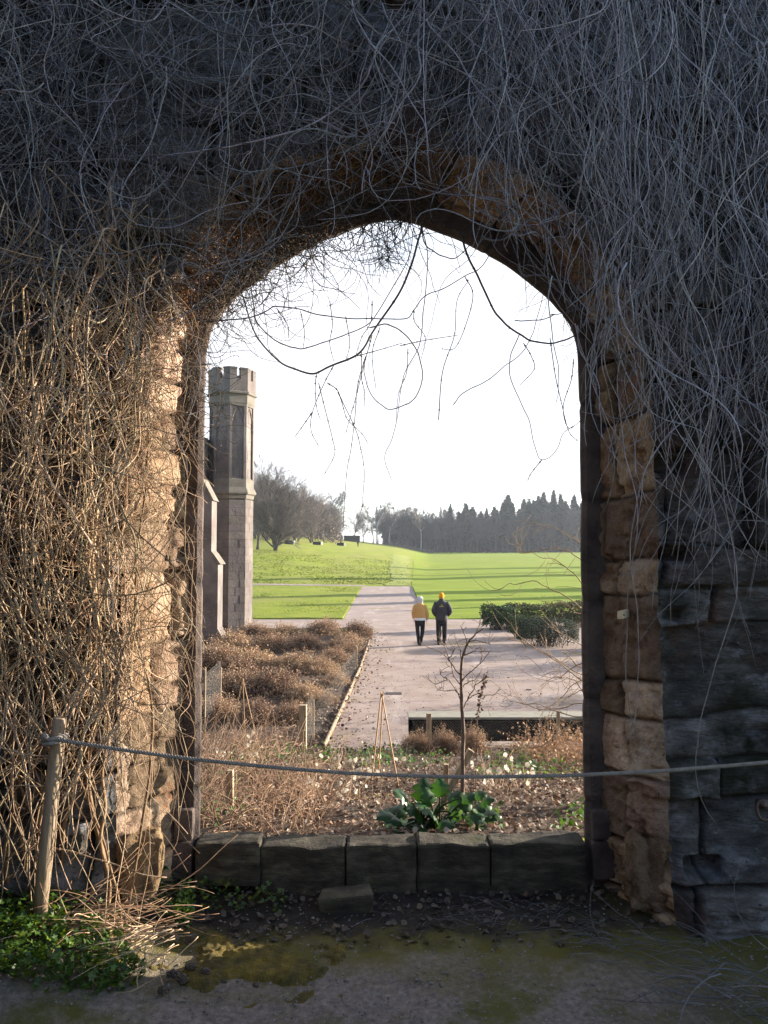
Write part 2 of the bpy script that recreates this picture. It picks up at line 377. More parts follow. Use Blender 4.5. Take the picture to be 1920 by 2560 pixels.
SC.cycles.max_bounces = 6; SC.cycles.diffuse_bounces = 4; SC.cycles.transmission_bounces = 3; SC.cycles.transparent_max_bounces = 4

# ------------------------------------------------------------------ terrain
def slope(u):
    return np.interp(u, [-.30, -.14, -.07, -.04, .02, .055, .3], [.056, .050, .035, .030, .019, .0088, .0086])
def ground(x, y):
    x, y = np.asarray(x, float), np.asarray(y, float)
    z = np.where(y < 12.83, bedz(np.maximum(y, 3.5)), -1.7)
    far = np.maximum(y - 67, 0); far = np.where(far > 215, 215 + (far - 215) * .1 - .12 * np.maximum(far - 235, 0), far)
    hill = slope(x / np.maximum(y, 1)) * far
    bump = .12 * fbm(np.stack([x * .05, y * .05, 0 * x], -1), 3) * sst(66, 85, y)
    hump = .5 * np.exp(-(((x + 8) / 14) ** 2 + ((y - 150) / 25) ** 2))
    z = z + np.maximum(hill, -6) + bump + hump * (y > 60)
    return np.maximum(z, -7)
ys = np.concatenate([np.arange(3.75, 13, .3), np.arange(13, 80, 1.2), np.arange(80, 420, 4), np.geomspace(420, 1500, 12)])
xs = np.concatenate([-np.geomspace(90, 1200, 14)[::-1], np.arange(-88, 88.1, 2.), np.geomspace(90, 1200, 14)])
X, Y = np.meshgrid(xs, ys, indexing='ij')
g = Geo(); g.grid(np.stack([X, Y, ground(X, Y) - .03 * (Y < 67)], -1))
tag(g.build('ground', MT['grass'], org=(0, 40, -1.7), smooth=True), kind='structure')

# gravel court and walk
def sheet(poly_fn, n, m, name, mat, z=-1.688, amp=.0, seed=0):
    s, t = np.meshgrid(np.linspace(0, 1, n), np.linspace(0, 1, m), indexing='ij')
    x, y = poly_fn(s, t)
    p = np.stack([x, y, np.full_like(x, z) + amp * fbm(np.stack([x * 2, y * 2, 0 * x], -1), 3, seed)], -1)
    g = Geo(); g.grid(p); return tag(g.build(name, mat, smooth=True), kind='structure')
def edge_l(y): return np.interp(y, [12, 13, 21, 27.5, 31, 32], [-1.0, -.98, -.65, -.5, -.5, -.5])
sheet(lambda s, t: (edge_l(12.4 + 19.6 * t) * (1 - s) + 14 * s + .05 * np.sin(t * 60) * (s == 0), 12.4 + 19.6 * t), 40, 60, 'gravel_court', MT['path'])
sheet(lambda s, t: (-40 + 70 * s, 32 + 4.2 * t), 60, 10, 'cross_path', MT['path'])
sheet(lambda s, t: (-1.9 * (1 - s) + (1.95 + .5 * t) * s, 36.2 + 31.5 * t), 10, 60, 'gravel_walk', MT['path'])
sheet(lambda s, t: (-60 + 58.3 * s, 67.6 + 9 * (1 - s) ** 1.3 + 1.3 * t), 60, 4, 'upper_path', MT['path'], z=-1.6)
o = bpy.data.objects['upper_path']
for v in o.data.vertices:
    v.co.z = float(ground(v.co.x + o.location.x, v.co.y + o.location.y)) + .02 - o.location.z
# raised lawns either side of the walk
def lawn(name, x0f, x1f, mat, seed):
    n, m = 90, 70
    s, t = np.meshgrid(np.r_[0, .0004, np.linspace(.002, 1, n - 2) ** 1.5], np.r_[0, .0008, np.linspace(.004, 1, m - 2)], indexing='ij')
    y = 36.1 + 31.2 * t; x = x0f(t) * (1 - s) + x1f * s
    z = -1.63 + .03 * fbm(np.stack([x * .3, y * .3, 0 * x], -1), 3, seed)
    z = np.where((s == 0) | (t == 0), -1.72, z)
    g = Geo(); g.grid(np.stack([x, y, z], -1)); tag(g.build(name, mat, smooth=False), kind='structure')
lawn('lawn', lambda t: -1.92 + 0 * t, -90., MT['grass'], 1)
lawn('mown_lawn', lambda t: 1.97 + .5 * t, 90., MT['lawn'], 2)
s, t = np.meshgrid(np.linspace(0, 1, 60), np.linspace(0, 1, 70), indexing='ij')
yy = 67 + 215 * t; xx = (2.4 + 9 * t) * (1 - s) + (100 + 60 * t) * s
g = Geo(); g.grid(np.stack([xx, yy, ground(xx, yy) + .02], -1)); tag(g.build('far_lawn', MT['lawn'], smooth=True), kind='structure')
s, t = np.meshgrid(np.linspace(0, 1, 8), np.linspace(0, 1, 40), indexing='ij')
yy = 68 + 100 * t; ed_ = .5 * fbm(np.stack([t * 30, s * 9, 0 * s], -1), 3, 2) * (np.abs(s - .5) > .4); xx = (.4 + 1.5 * t) * (1 - s) + (2.3 + 3.2 * t) * s + ed_
MT['worn'] = M('worn_turf', [(.175, .205, .024), (.205, .222, .036)], .6, .9, .4, 5, bdist=.04)
g = Geo(); g.grid(np.stack([xx, yy, ground(xx, yy) + .035], -1)); tag(g.build('worn_turf_strip', MT['worn'], smooth=True), kind='structure')

# rough grass standing on the lawns
r = np.random.default_rng(33); g = Geo()
for N, xf, yf, sz, zf in [(15000, (-16, -2.), (36.2, 66), (.05, .13), -1.65), (9000, (2.2, 20), (36.2, 66), (.035, .07), -1.65), (9000, (-30, 3), (70, 125), (.12, .26), None)]:
    y = yf[0] + (yf[1] - yf[0]) * r.uniform(size=N) ** 1.15; x = r.uniform(*xf, N)
    if zf is None: x = r.uniform(-.24, .03, N) * y
    kk = fbm(np.stack([x * .35, y * .35, 0 * x], -1), 4, 3) > -.35; x, y = x[kk], y[kk]; N = len(x); z = ground(x, y) if zf is None else np.full(N, zf)
    b = r.uniform(.55, 1.25, N)[:, None]; a = r.uniform(0, 6.28, N); lean = np.c_[np.cos(a), np.sin(a), np.full(N, .35)]
    g.leaves(np.c_[x, y, z], r.uniform(*sz, N), unit(lean), 'oval', b * np.array([.15, .185, .018]) + (r.uniform(size=N)[:, None] > .9) * np.array([.08, .05, .02]), .3, seed=N, up=np.c_[-np.sin(a), np.cos(a), 0 * a])
MT['tuft'] = M('grass_blades', [(.8, .8, .8), (1, 1, 1)], 3, .8, 0, tint=True, trans=.35)
tag(g.build('grass', MT['tuft']), 'rough grass blades standing on the lawns', 'grass', kind='stuff')
# courtyard ground
s, t = np.meshgrid(np.linspace(-5, 5, 260), np.linspace(-5, 3.9, 240), indexing='ij')
pz = .012 * fbm(np.stack([s * 2.5, t * 2.5, 0 * s], -1), 4, 3) + .006 * fbm(np.stack([s * 14, t * 14, 0 * s], -1), 3, 5)
pz = pz + .13 * sst(-.75, -1.35, s) * sst(2.2, 2.9, t) + .05 * sst(1.1, 1.7, s) * sst(2.4, 3., t) + .03 * sst(3.2, 3.6, t)
CZ = lambda x, y: float(.13 * sst(-.75, -1.35, np.array(x)) * sst(2.2, 2.9, np.array(y)) + .05 * sst(1.1, 1.7, np.array(x)) * sst(2.4, 3., np.array(y)) + .03 * sst(3.2, 3.6, np.array(y)))
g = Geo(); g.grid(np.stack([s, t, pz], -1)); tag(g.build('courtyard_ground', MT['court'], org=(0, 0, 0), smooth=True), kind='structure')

mixin(MT['lawn'], (.10, .15, .015), .8, .55, .75, 15, 10, (.25, 2.5, 1))
# planting bed soil (sloping bank and the long bed along the court)
s, t = np.meshgrid(np.linspace(-7, 7, 240), np.linspace(3.78, 12.75, 170), indexing='ij')
zz = bedz(t) + .035 * fbm(np.stack([s * 2, t * 2, 0 * s], -1), 4, 8) - .03 * sst(12.2, 12.75, t)
g = Geo(); g.grid(np.stack([s, t, zz], -1)); tag(g.build('planting_bed', MT['soil'], smooth=True), kind='structure')
s, t = np.meshgrid(np.linspace(0, 1, 60), np.linspace(12.4, 31, 90), indexing='ij')
xx = -9 * (1 - s) + (edge_l(t) - .03) * s
zz = -1.66 + .05 * fbm(np.stack([xx * 2, t * 2, 0 * s], -1), 4, 8)
g = Geo(); g.grid(np.stack([xx, t, zz], -1)); tag(g.build('long_bed', MT['soil'], smooth=True), kind='structure')

# ------------------------------------------------------------------ the arched wall
CX = 847
def prof(lst, d, side=1):
    return np.array([P((CX + side * o) * 1.15732, y * 1.15732, d)[[0, 2]] for o, y in lst])
FP = [(0, 468), (30, 471), (60, 480), (153, 515), (253, 570), (343, 640), (388, 695), (403, 745), (407, 800), (410, 1000), (414, 1400), (420, 1815), (423, 1935)]
AP = [(0, 408), (34, 412), (70, 422), (170, 455), (285, 513), (385, 590), (438, 668), (454, 745), (457, 800), (459, 1000), (462, 1400), (467, 1815), (470, 1935)]
BP = [(0, 318), (60, 320), (120, 325), (253, 352), (383, 448), (450, 548), (503, 640), (532, 722), (545, 775), (568, 983), (583, 1420), (600, 1873), (604, 2000)]
def resamp(p, n):
    d = np.r_[0, np.cumsum(np.linalg.norm(np.diff(p, axis=0), axis=1))]
    # smooth (Catmull-like) by dense cubic through key param
    t = np.linspace(0, d[-1], n)
    return np.c_[np.interp(t, d, p[:, 0]), np.interp(t, d, p[:, 1])]
def smooth(p, it=12):
    for _ in range(it): p[1:-1] = .25 * p[:-2] + .5 * p[1:-1] + .25 * p[2:]
    return p
NP = 170
def fullprof(lst, d, lst_l=None, it=10):
    def half(sd):
        kp = prof(lst, d, sd); 
        # key-matched resampling so the three profiles pair up
        out = []
        for i in range(len(kp) - 1):
            k = [6, 6, 12, 14, 16, 12, 8, 8, 14, 20, 26, 14][i]
            tt = np.linspace(0, 1, k, endpoint=False)[:, None]
            out.append(kp[i] * (1 - tt) + kp[i + 1] * tt)
        out.append(kp[-1:]); return smooth(np.concatenate(out), it)
    R, L = half(1), half(-1)
    return np.concatenate([L[::-1], R[1:]])
F_ = fullprof(FP, 3.66); A_ = fullprof(AP, 3.66); B_ = fullprof(BP, 3.35, it=10)
NPT = len(F_); MID = NPT // 2
arc = np.r_[0, np.cumsum(np.linalg.norm(np.diff(B_, axis=0), axis=1))]
fz, fo = F_[MID:, 1][::-1], (F_[MID:, 0] - F_[MID, 0])[::-1]
def in_open(p, grow=0.):             # does a point, seen from the camera, lie over the opening
    k = 3.66 / np.maximum(p[..., 1], .3)
    x = p[..., 0] * k - F_[MID, 0]; z = CAMZ + (p[..., 2] - CAMZ) * k
    h = np.interp(z, fz, fo, left=fo[0], right=-1) + grow
    return (np.abs(x) < h) & (z > .2)
# stone courses
def courses(seed, z0, z1, hs, ws):
    r = np.random.default_rng(seed); zs = [z0]
    while zs[-1] < z1: zs.append(zs[-1] + r.uniform(*hs))
    js = []
    for _ in zs:
        j = [-9 + r.uniform(0, .5)]
        while j[-1] < 9: j.append(j[-1] + r.uniform(*ws))
        js.append(np.array(j))
    return np.array(zs), js
def stones(a, b, cz, seed, mort=.03, depth=.035, off=.03, warp=.06):
    """height, tint for coordinates a (along), b (up)"""
    zs, js = cz
    q = np.stack([a * 1.7, b * 1.7, 0 * a], -1)
    aw = a + warp * fbm(q, 3, seed); bw = b + warp * .8 * fbm(q + 9.1, 3, seed + 5)
    i = np.clip(np.searchsorted(zs, bw) - 1, 0, len(zs) - 2)
    e = np.minimum(bw - zs[i], zs[i + 1] - bw)
    h = np.zeros_like(a); tn = np.ones(a.shape + (3,)); r = np.random.default_rng(seed)
    cr = r.uniform(size=(len(zs), 80, 4))
    k = np.zeros(a.shape, int)
    for c in np.unique(i):
        mk = i == c; jj = js[c]
        kk = np.clip(np.searchsorted(jj, aw[mk]) - 1, 0, len(jj) - 2)
        e[mk] = np.minimum(e[mk], np.minimum(aw[mk] - jj[kk], jj[kk + 1] - aw[mk]))
        k[mk] = kk
    rr = cr[i, np.minimum(k, 79)]
    h = depth * sst(0, mort, e) + off * (rr[..., 0] - .5) * 2 * sst(0, mort, e)
    br = .5 + 1.0 * rr[..., 1]
    tn = np.stack([br * (1 + .12 * (rr[..., 2] - .5)), br, br * (1 + .18 * (rr[..., 3] - .5))], -1) * (.22 + .78 * sst(0, mort * .8, e))[..., None]
    return h, tn
wall = thing('ruined_wall', (F_[MID, 0], 3.5, 0), 'ruined stone wall with a pointed arch opening under bare hanging vines', 'wall')
CZW = courses(11, -.3, 7.5, (.16, .42), (.28, .85)); CZS = courses(6, -4.6, 4.6, (.13, .42), (.3, .6))
# front face: strips outward from the arch edge
steps = np.r_[0, np.cumsum(np.concatenate([np.full(64, .011), np.full(34, .02), np.geomspace(.025, .45, 30)]))]
def outdir(p):
    zc = 2.35; d = np.where(p[:, 1:2] > zc, p - np.array([F_[MID, 0], zc]), np.c_[np.sign(p[:, 0] - F_[MID, 0]), np.zeros(len(p))])
    return unit(d)
# refine the profile for the face
def refine(p, k=2):
    t = np.linspace(0, len(p) - 1, (len(p) - 1) * k + 1); i = np.arange(len(p))
    return np.c_[np.interp(t, i, p[:, 0]), np.interp(t, i, p[:, 1])]
Bf = refine(B_, 4); Af = refine(A_, 4); od = outdir(Bf); od = unit(smooth(od, 24))
arcj = np.r_[0, np.cumsum(np.linalg.norm(np.diff(Bf, axis=0), axis=1))]
bj = np.cumsum(np.random.default_rng(8).uniform(.14, .34, 60)); bi_ = np.searchsorted(bj, arcj); jag = smooth(.008 * np.random.default_rng(9).uniform(-1, 1, 70)[bi_], 3) + .006 * fbm(np.c_[arcj * 9, np.zeros((len(Bf), 2))], 5, 4)
Bj = Bf + od * jag[:, None]
p2 = Bj[:, None] + od[:, None] * steps[None, :, None]
px, pzz = p2[..., 0], p2[..., 1]
pzz = np.where(pzz < -.1, -.1, pzz)
hh, tn = stones(px, pzz, CZW, 3, .017, .06, .05, .06)
q3 = np.stack([px * 4, pzz * 9, 0 * px], -1)
hh = hh + .02 * fbm(q3, 6, 2) + .02 * (np.abs(fbm(np.stack([px * 2.2, pzz * 14, 0 * px], -1), 4, 44)) - .4) + .05 * fbm(np.stack([px * .9, pzz * .9, 0 * px], -1), 2, 7)
def hole(cx, cy, w, h_, dep):        # pockets in the masonry, by photo pixel
    c = P(cx, cy, 3.35); return dep * sst(w + .02, w - .005, np.abs(px - c[0])) * sst(h_ + .02, h_ - .005, np.abs(pzz - c[2]))
for hc in [(1690, 1385, .06, .025, .14), (1680, 1160, .06, .03, .1), (1650, 1540, .09, .02, .06), (1750, 2160, .07, .03, .12), (1330, 2300, .05, .02, .0), (200, 1900, .08, .03, .1)]:
    hh = hh - hole(*hc)
# plinth bulge of boulders near the ground
hh = hh + .08 * sst(.42, .1, pzz)
yface = 3.37 - hh
edge = sst(0, .05, steps)[None]        # ease onto the reveal edge
yface = 3.35 + (yface - 3.35) * (.35 + .65 * edge)
g = Geo(); g.grid(np.stack([px, yface, pzz], -1), tn)
g.build('wall_face', MT['wall'], wall, smooth=True)
# splayed rubble reveal
ns = 46; sv = np.linspace(0, 1, ns)
arcf = np.r_[0, np.cumsum(np.linalg.norm(np.diff(Bf, axis=0), axis=1))]; arcf -= arcf[len(arcf) // 2]
p2 = Bj[:, None] * (1 - sv)[None, :, None] + Af[:, None] * sv[None, :, None]
dep = yface[:, :1] * (1 - sv)[None] + 3.675 * sv[None]
a2 = np.repeat(arcf[:, None], ns, 1); b2 = np.repeat((sv * .42)[None], len(Bf), 0)
hh, tn = stones(b2 * 1.2, a2, (CZS[0], CZS[1]), 21, .018, .03, .02, .03)
q3 = np.stack([p2[..., 0] * 9, dep * 9, p2[..., 1] * 9], -1)
hh = hh + .006 * fbm(q3 * .45, 2, 5) + .010 * fbm(q3 * 1.6, 5, 9) - .028 * sst(.2, .6, fbm(q3 * np.array([.8, .8, 1.6]), 5, 31)) - .012 * sst(.3, .6, fbm(q3 * 2.6, 3, 61))
ease = (sst(0, .05, sv) * sst(1.0, .97, sv))[None]
p2 = p2 - od[:, None] * (hh * ease)[..., None]
g = Geo(); g.grid(np.stack([p2[..., 0], dep, p2[..., 1]], -1), tn * 1.15, flip=True)
g.build('arch_reveal', MT['rubble'], wall, smooth=True)
# dressed frame: face, opening edge, outward splay, outer wall face
blk = np.floor(np.abs(np.r_[0, np.cumsum(np.linalg.norm(np.diff(F_, axis=0), axis=1))]) / .47).astype(int)
br = np.random.default_rng(3).uniform(.75, 1.2, 60)[blk]
jn = np.r_[0, np.abs(np.diff(blk))] > 0
odF = unit(smooth(outdir(F_), 6))
ch = .02
ringp = [(A_, 3.69, 0), (A_, 3.665, 0), (F_ + odF * .045, 3.655, 0), (F_ + odF * ch, 3.655, 0), (F_, 3.655 + ch, 0), (F_, 3.70, 0), (F_ + odF * .12, 3.745, 0), (F_ + odF * .42, 3.86, 0)]
pts = []
for k, (pp, d, _) in enumerate(ringp):
    e = .004 * fbm(np.c_[pp * 5, np.full(len(pp), k * .2)], 3, 12)
    rec = np.where(jn, .008, 0) if 0 < k < 6 else 0
    pts.append(np.stack([pp[:, 0] + odF[:, 0] * (rec + e), np.full(len(pp), d) + rec + e, pp[:, 1] + odF[:, 1] * (rec + e)], -1))
pts = np.stack(pts, 1)
tint = np.repeat(np.where(jn, .5, 1)[:, None] * br[:, None], len(ringp), 1)[..., None] * np.ones(3)
g = Geo(); g.grid(pts, tint, flip=True); g.build('arch_frame', MT['frame'], wall)
op = F_ + odF * .42
st2 = np.r_[0, np.geomspace(.1, 9, 14)]
p2 = op[:, None] + odF[:, None] * st2[None, :, None]
g = Geo(); g.grid(np.stack([p2[..., 0], np.full(p2.shape[:2], 3.86), np.maximum(p2[..., 1], -.6)], -1), flip=True)
g.box((0, 3.62, 7.6), (20, .7, .3)); g.box((-9.6, 3.62, 3), (.4, .7, 9)); g.box((9.6, 3.62, 3), (.4, .7, 9))
g.build('outer_face', MT['frame'], wall)
# large worn corner stones at the foot of the jambs
g = Geo(); bm = bmesh.new(); bmesh.ops.create_cube(bm, size=1); bmesh.ops.bevel(bm, geom=bm.edges[:], offset=.12, segments=2, profile=.5, affect='EDGES'); bmesh.ops.subdivide_edges(bm, edges=bm.edges[:], cuts=7, use_grid_fill=True)
for v in bm.verts:
    p = np.array(v.co); w_ = .8 + .35 * p[2]; q_ = np.array([p[0] * .20 * w_, p[1] * .24 * w_, p[2] * .34]); e_ = .022 * float(fbm(p * 2.5 + 3, 5, 3)) + .012 * float(fbm(p * np.array([9, 9, 4.]), 4, 8)); v.co = Vector(q_ + p / max(.2, np.linalg.norm(p)) * e_)
g.bm(bm, P(352, 2180, 3.41), rz=.25, col=(.72, .70, .56))
g.build('corner_stone', MT['rubble'], wall, smooth=True)
g = Geo(); bm = bmesh.new(); bmesh.ops.create_cube(bm, size=1); bmesh.ops.bevel(bm, geom=bm.edges[:], offset=.15, segments=2, profile=.5, affect='EDGES'); bmesh.ops.subdivide_edges(bm, edges=bm.edges[:], cuts=7, use_grid_fill=True)
for v in bm.verts:
    p = np.array(v.co); w_ = .9 - .2 * p[2]; q_ = np.array([p[0] * .17 * w_, p[1] * .2, p[2] * .30]); e_ = .03 * float(fbm(p * 2.7 + 13, 5, 3)) + .014 * float(fbm(p * 8, 4, 9)); v.co = Vector(q_ + p / max(.2, np.linalg.norm(p)) * e_)
g.bm(bm, P(1618, 2170, 3.44), rz=-.2, col=(.55, .5, .46))
g.build('corner_stone', MT['rubble'], wall, smooth=True)
for cx_, cy_, sx_, sz_ in [(462, 2140, .10, .17), (1505, 2140, .12, .17), (467, 2052, .085, .14), (1497, 2052, .09, .13)]:
    c = P(cx_, cy_, 3.68); g = Geo(); g.box(c, (sx_, .13, sz_), bev=.012, jit=.006, col=(.95, .95, .95)); g.build('jamb_base', MT['frame'], wall)
# the ruin's other walls, round the courtyard behind the camera
ruin = thing('courtyard_ruin_wall', (0, -5, 0), 'tall roofless ruin wall closing the courtyard behind the viewer', 'wall')
g = Geo(); g.box((-5.2, -.8, 2.9), (.8, 8.4, 6.4), bev=.05, jit=.1); g.box((-1.5, -5.3, 2.4), (8, .8, 5.4), bev=.05, jit=.1)
g.build('wall_face', MT['wall'], ruin)

# sill of dressed blocks
sill = thing('sill_wall', P(980, 2200, 3.6) * [1, 1, 0], 'low sill of five worn stone blocks across the foot of the arch', 'low wall')
sx = [487, 652, 865, 1042, 1225, 1466]
for i in range(5):
    a, b = P(sx[i], 2120, 3.6)[0] + .0012, P(sx[i + 1], 2120, 3.6)[0] - .0012
    top = P(900, [2109, 2117, 2116, 2112, 2110][i], 3.585)[2]; bot = [.06, -.05, .0, .0, .0][i]
    g = Geo(); bm = bmesh.new(); bmesh.ops.create_cube(bm, size=1)
    for v in bm.verts: v.co = Vector((v.co.x * (b - a), v.co.y * .15, v.co.z * (top - bot)))
    bmesh.ops.bevel(bm, geom=bm.edges[:], offset=.014, segments=2, profile=.6, affect='EDGES')
    bmesh.ops.subdivide_edges(bm, edges=bm.edges[:], cuts=9, use_grid_fill=True)
    v = 0
    for v in bm.verts:
        p = np.array(v.co) + i * 3.3
        v.co.y += .012 * float(fbm(p * 9, 5, 4)); v.co.z += .010 * float(fbm(p * 8 + 4, 5, 6)) * (1 if v.co.z > 0 else .3)
    g.bm(bm, ((a + b) / 2, 3.66 + .006 * (i % 2), (top + bot) / 2), rz=.012 * (-1) ** i, col=np.full(3, [1.0, .95, 1.05, .85, .9][i]))
    g.build('stone_block', MT['sill'], sill, smooth=False)
g = Geo(); c = P(866, 2255, 3.46); c[2] = .045
g.box(c, (.235, .1, .11), bev=.012, jit=.03, rz=.05, rx=.15, ry=-.07)
tag(g.build('fallen_stone', MT['sill']), 'small mossy squared stone lying below the sill blocks', 'stone')

# fittings on the wall
c = P(1586, 1533, 3.5); g = Geo(); g.box(c + [-.045, -.02, 0], (.21, .022, .034), rz=rad(58), bev=.003)
ob = g.build('wooden_batten', MT['batten']); tag(ob, 'short pale wooden batten nailed across the shaded jamb', 'batten')
ORG_b = ob
g = Geo()
for k in (-.3, .32):
    g = Geo(); g.tubes(np.array([[c + [-.045 + .21 * k * .53, -.045 + .21 * k * .85, .0], c + [-.045 + .21 * k * .53, -.02 + .21 * k * .85, 0]]]), .004, 6); g.build('nail', MT['iron'], ob)
c = P(1903, 2015, 3.24); g = Geo()
an = np.linspace(0, 2 * np.pi, 22); ringp = np.stack([c[0] + .028 * np.cos(an), np.full(22, c[1] - .02) + .006 * np.sin(an), c[2] - .01 + .038 * np.sin(an)], -1)
g.tube(ringp, np.full(22, .007), 8); rg = thing('iron_ring', c, 'small iron ring fixed low on the bare shaded wall', 'ring')
g.build('ring', MT['iron'], rg, smooth=True)
g = Geo(); g.blob(c + [0, .0, .01], (.022, .035, .022), 3, .1, 3); g.build('staple', MT['iron'], rg, smooth=True)

# ------------------------------------------------------------------ rope barrier
def post(x0, y0, x1, y1, d, r, nm, lab, cat, grp=None, m='postwood', k=12, dz=0):
    a, b = P(x0, y0, d), P(x1, y1, d); b[2] -= dz
    g = Geo(); t = np.array([0, .012, .03, .5, 1.])
    g.tube(a + (b - a) * t[:, None], r * np.array([.82, .95, 1, 1.0, 1.03]), k)
    return tag(g.build(nm, MT[m], smooth=False), lab, cat, grp), a, b
o1, a, b = post(150, 1793, 98, 2270, 3.04, .0275, 'rope_post', 'leaning round wooden post holding the grey rope', 'post', dz=.05)
rp = [(132, 1846), (160, 1852), (330, 1878), (500, 1900), (700, 1920), (900, 1935), (1130, 1943), (1400, 1940), (1650, 1928), (1850, 1912), (1960, 1902), (2250, 1868)]
cl = np.array([P(x, y, 3.0) for x, y in rp]); tt = np.linspace(0, len(cl) - 1, 900)
i = np.arange(len(cl)); cl = smooth(np.stack([np.interp(tt, i, cl[:, k]) for k in range(3)], -1), 400)
L = np.r_[0, np.cumsum(np.linalg.norm(np.diff(cl, axis=0), axis=1))]
g = Geo()
for k in range(3):
    ph = L * 2 * np.pi / .035 + k * 2.094
    g.tube(cl +     .004 * np.stack([0 * ph, np.cos(ph), np.sin(ph)], -1), np.full(900, .004), 6)
an = np.linspace(0, 2 * np.pi, 30); c = P(137, 1852, 3.04)
for dz in (0, .016): g.tube(np.stack([c[0] + .042 * np.cos(an), c[1] + .042 * np.sin(an), c[2] + dz + .006 * np.cos(an)], -1), np.full(30, .009), 6)
g.tube(np.array([P(120, 1850, 3.0), P(112, 1840, 2.99), P(108, 1832, 2.99)]), [.009, .01, .006], 6)
tag(g.build('barrier_rope', MT['rope'], smooth=True), 'grey twisted rope strung across the archway', 'rope')

# ------------------------------------------------------------------ vines
def strands(N, st, d0, length, M_=26, curl=.25, grav=.12, seed=0, y0=None, ky=.35, mom=.8):
    r = np.random.default_rng(seed); p = st.copy(); d = unit(d0.copy()); om = r.normal(size=(N, 3)) * curl
    out = [p.copy()]; stp = (length / M_)[:, None]
    for _ in range(M_ - 1):
        om = mom * om + (1 - mom) * r.normal(size=(N, 3)) * curl * 3
        d = d + om * np.array([1, .6, 1]) + np.array([0, 0, -1]) * grav
        if y0 is not None: d[:, 1] += ky * (y0 - p[:, 1])
        d = unit(d); p = p + d * stp; out.append(p.copy())
    return np.stack(out, 1)
def radii(N, M_, r0, r1=.5, seed=0):
    return r0[:, None] * np.linspace(1, r1, M_)[None]
def nodes(g, pts, R, every=4, k=1.7, c=None):
    q = pts[:, 2::every].reshape(-1, 3); rr = R[:, 2::every].ravel() * k
    o8 = np.array([[1, 0, 0], [-1, 0, 0], [0, 1, 0], [0, -1, 0], [0, 0, 1.2], [0, 0, -1.2]])
    f = np.array([[0, 2, 4], [2, 1, 4], [1, 3, 4], [3, 0, 4], [2, 0, 5], [1, 2, 5], [3, 1, 5], [0, 3, 5]])
    v = q[:, None] + rr[:, None, None] * o8[None]; t = (np.arange(len(q))[:, None, None] * 6 + f[None]).reshape(-1, 3)
    cc = None if c is None else np.repeat(np.repeat(c, pts[:, 2::every].shape[1], 0), 6, 0)
    g.add(v.reshape(-1, 3), t=t, c=cc)
def tints(N, lo, hi, seed, sat=.06):
    r = np.random.default_rng(seed); b = r.uniform(lo, hi, N)
    return np.stack([b * (1 + sat * r.normal(size=N)), b, b * (1 + sat * r.normal(size=N))], -1)
def wall_front(x, z): return 3.3
def mass(g, N, seed, xr, zr, dr, lr, curl, grav, rr, d0=(0, -.1, -1), sp0=.5, tl=(.6, 1.15), M_=26, keep=.06, clump=0, grow=0., nd=True):
    r = np.random.default_rng(seed)
    st = np.stack([r.uniform(*xr, N), np.zeros(N), r.uniform(*zr, N)], -1)
    if clump:
        cc = r.integers(0, clump, N); cx = r.uniform(*xr, clump); cs = r.uniform(.03, .16, clump)
        st[:, 0] = cx[cc] + cs[cc] * r.normal(size=N)
    y0 = r.uniform(*dr, N) ; st[:, 1] = y0 + .05
    d = np.array(d0) + sp0 * r.normal(size=(N, 3)) * np.array([1, .4, .7])
    ln = r.uniform(*lr, N) * (.6 + .8 * r.uniform(size=N) ** 2)
    pts = strands(N, st, d, ln, M_, curl, grav, seed + 1, y0)
    pts[..., 1] = np.minimum(np.maximum(pts[..., 1], 2.6 + .46 * sst(2.5, .95, pts[..., 2])), 3.42); pts[..., 2] = np.maximum(pts[..., 2], .02)
    io = in_open(pts, grow).mean(1); ok = (io < .04) | ((r.uniform(size=N) < keep * .4) & ~(in_open(pts, grow) & (pts[..., 2] < 2.05)).any(1))
    if seed in (41, 42, 32): ok &= (in_open(pts, .27).mean(1) < .3) | (r.uniform(size=N) < .45)
    pts = pts[ok]; n = len(pts); R = radii(n, M_, r.uniform(*rr, n) * (1 + .8 * (r.uniform(size=n) > .93)))
    c = tints(n, *tl, seed + 2)
    if nd:      # short side spurs and buds
        m_ = int(n * 1.3); i_ = r.integers(0, n, m_); j_ = r.integers(3, M_ - 3, m_); tg = unit(pts[i_, j_ + 1] - pts[i_, j_])
        sp_ = strands(m_, pts[i_, j_], tg + .9 * r.normal(size=(m_, 3)), r.uniform(.02, .11, m_), 5, .25, .03, seed + 9); sp_[..., 1] = np.minimum(sp_[..., 1], 3.42)
        k_ = in_open(sp_, grow).mean(1) < .3; sp_, i_ = sp_[k_], i_[k_]; g.tubes(sp_, radii(len(sp_), 5, R[i_, 0] * .55, .6), 3, c[i_], cap=False); nodes(g, sp_, radii(len(sp_), 5, R[i_, 0] * .6, .8), 2, 1.5, c[i_])
    g.tubes(pts, R, 4, c)
    if nd: nodes(g, pts, R, 5, 1.5, c)
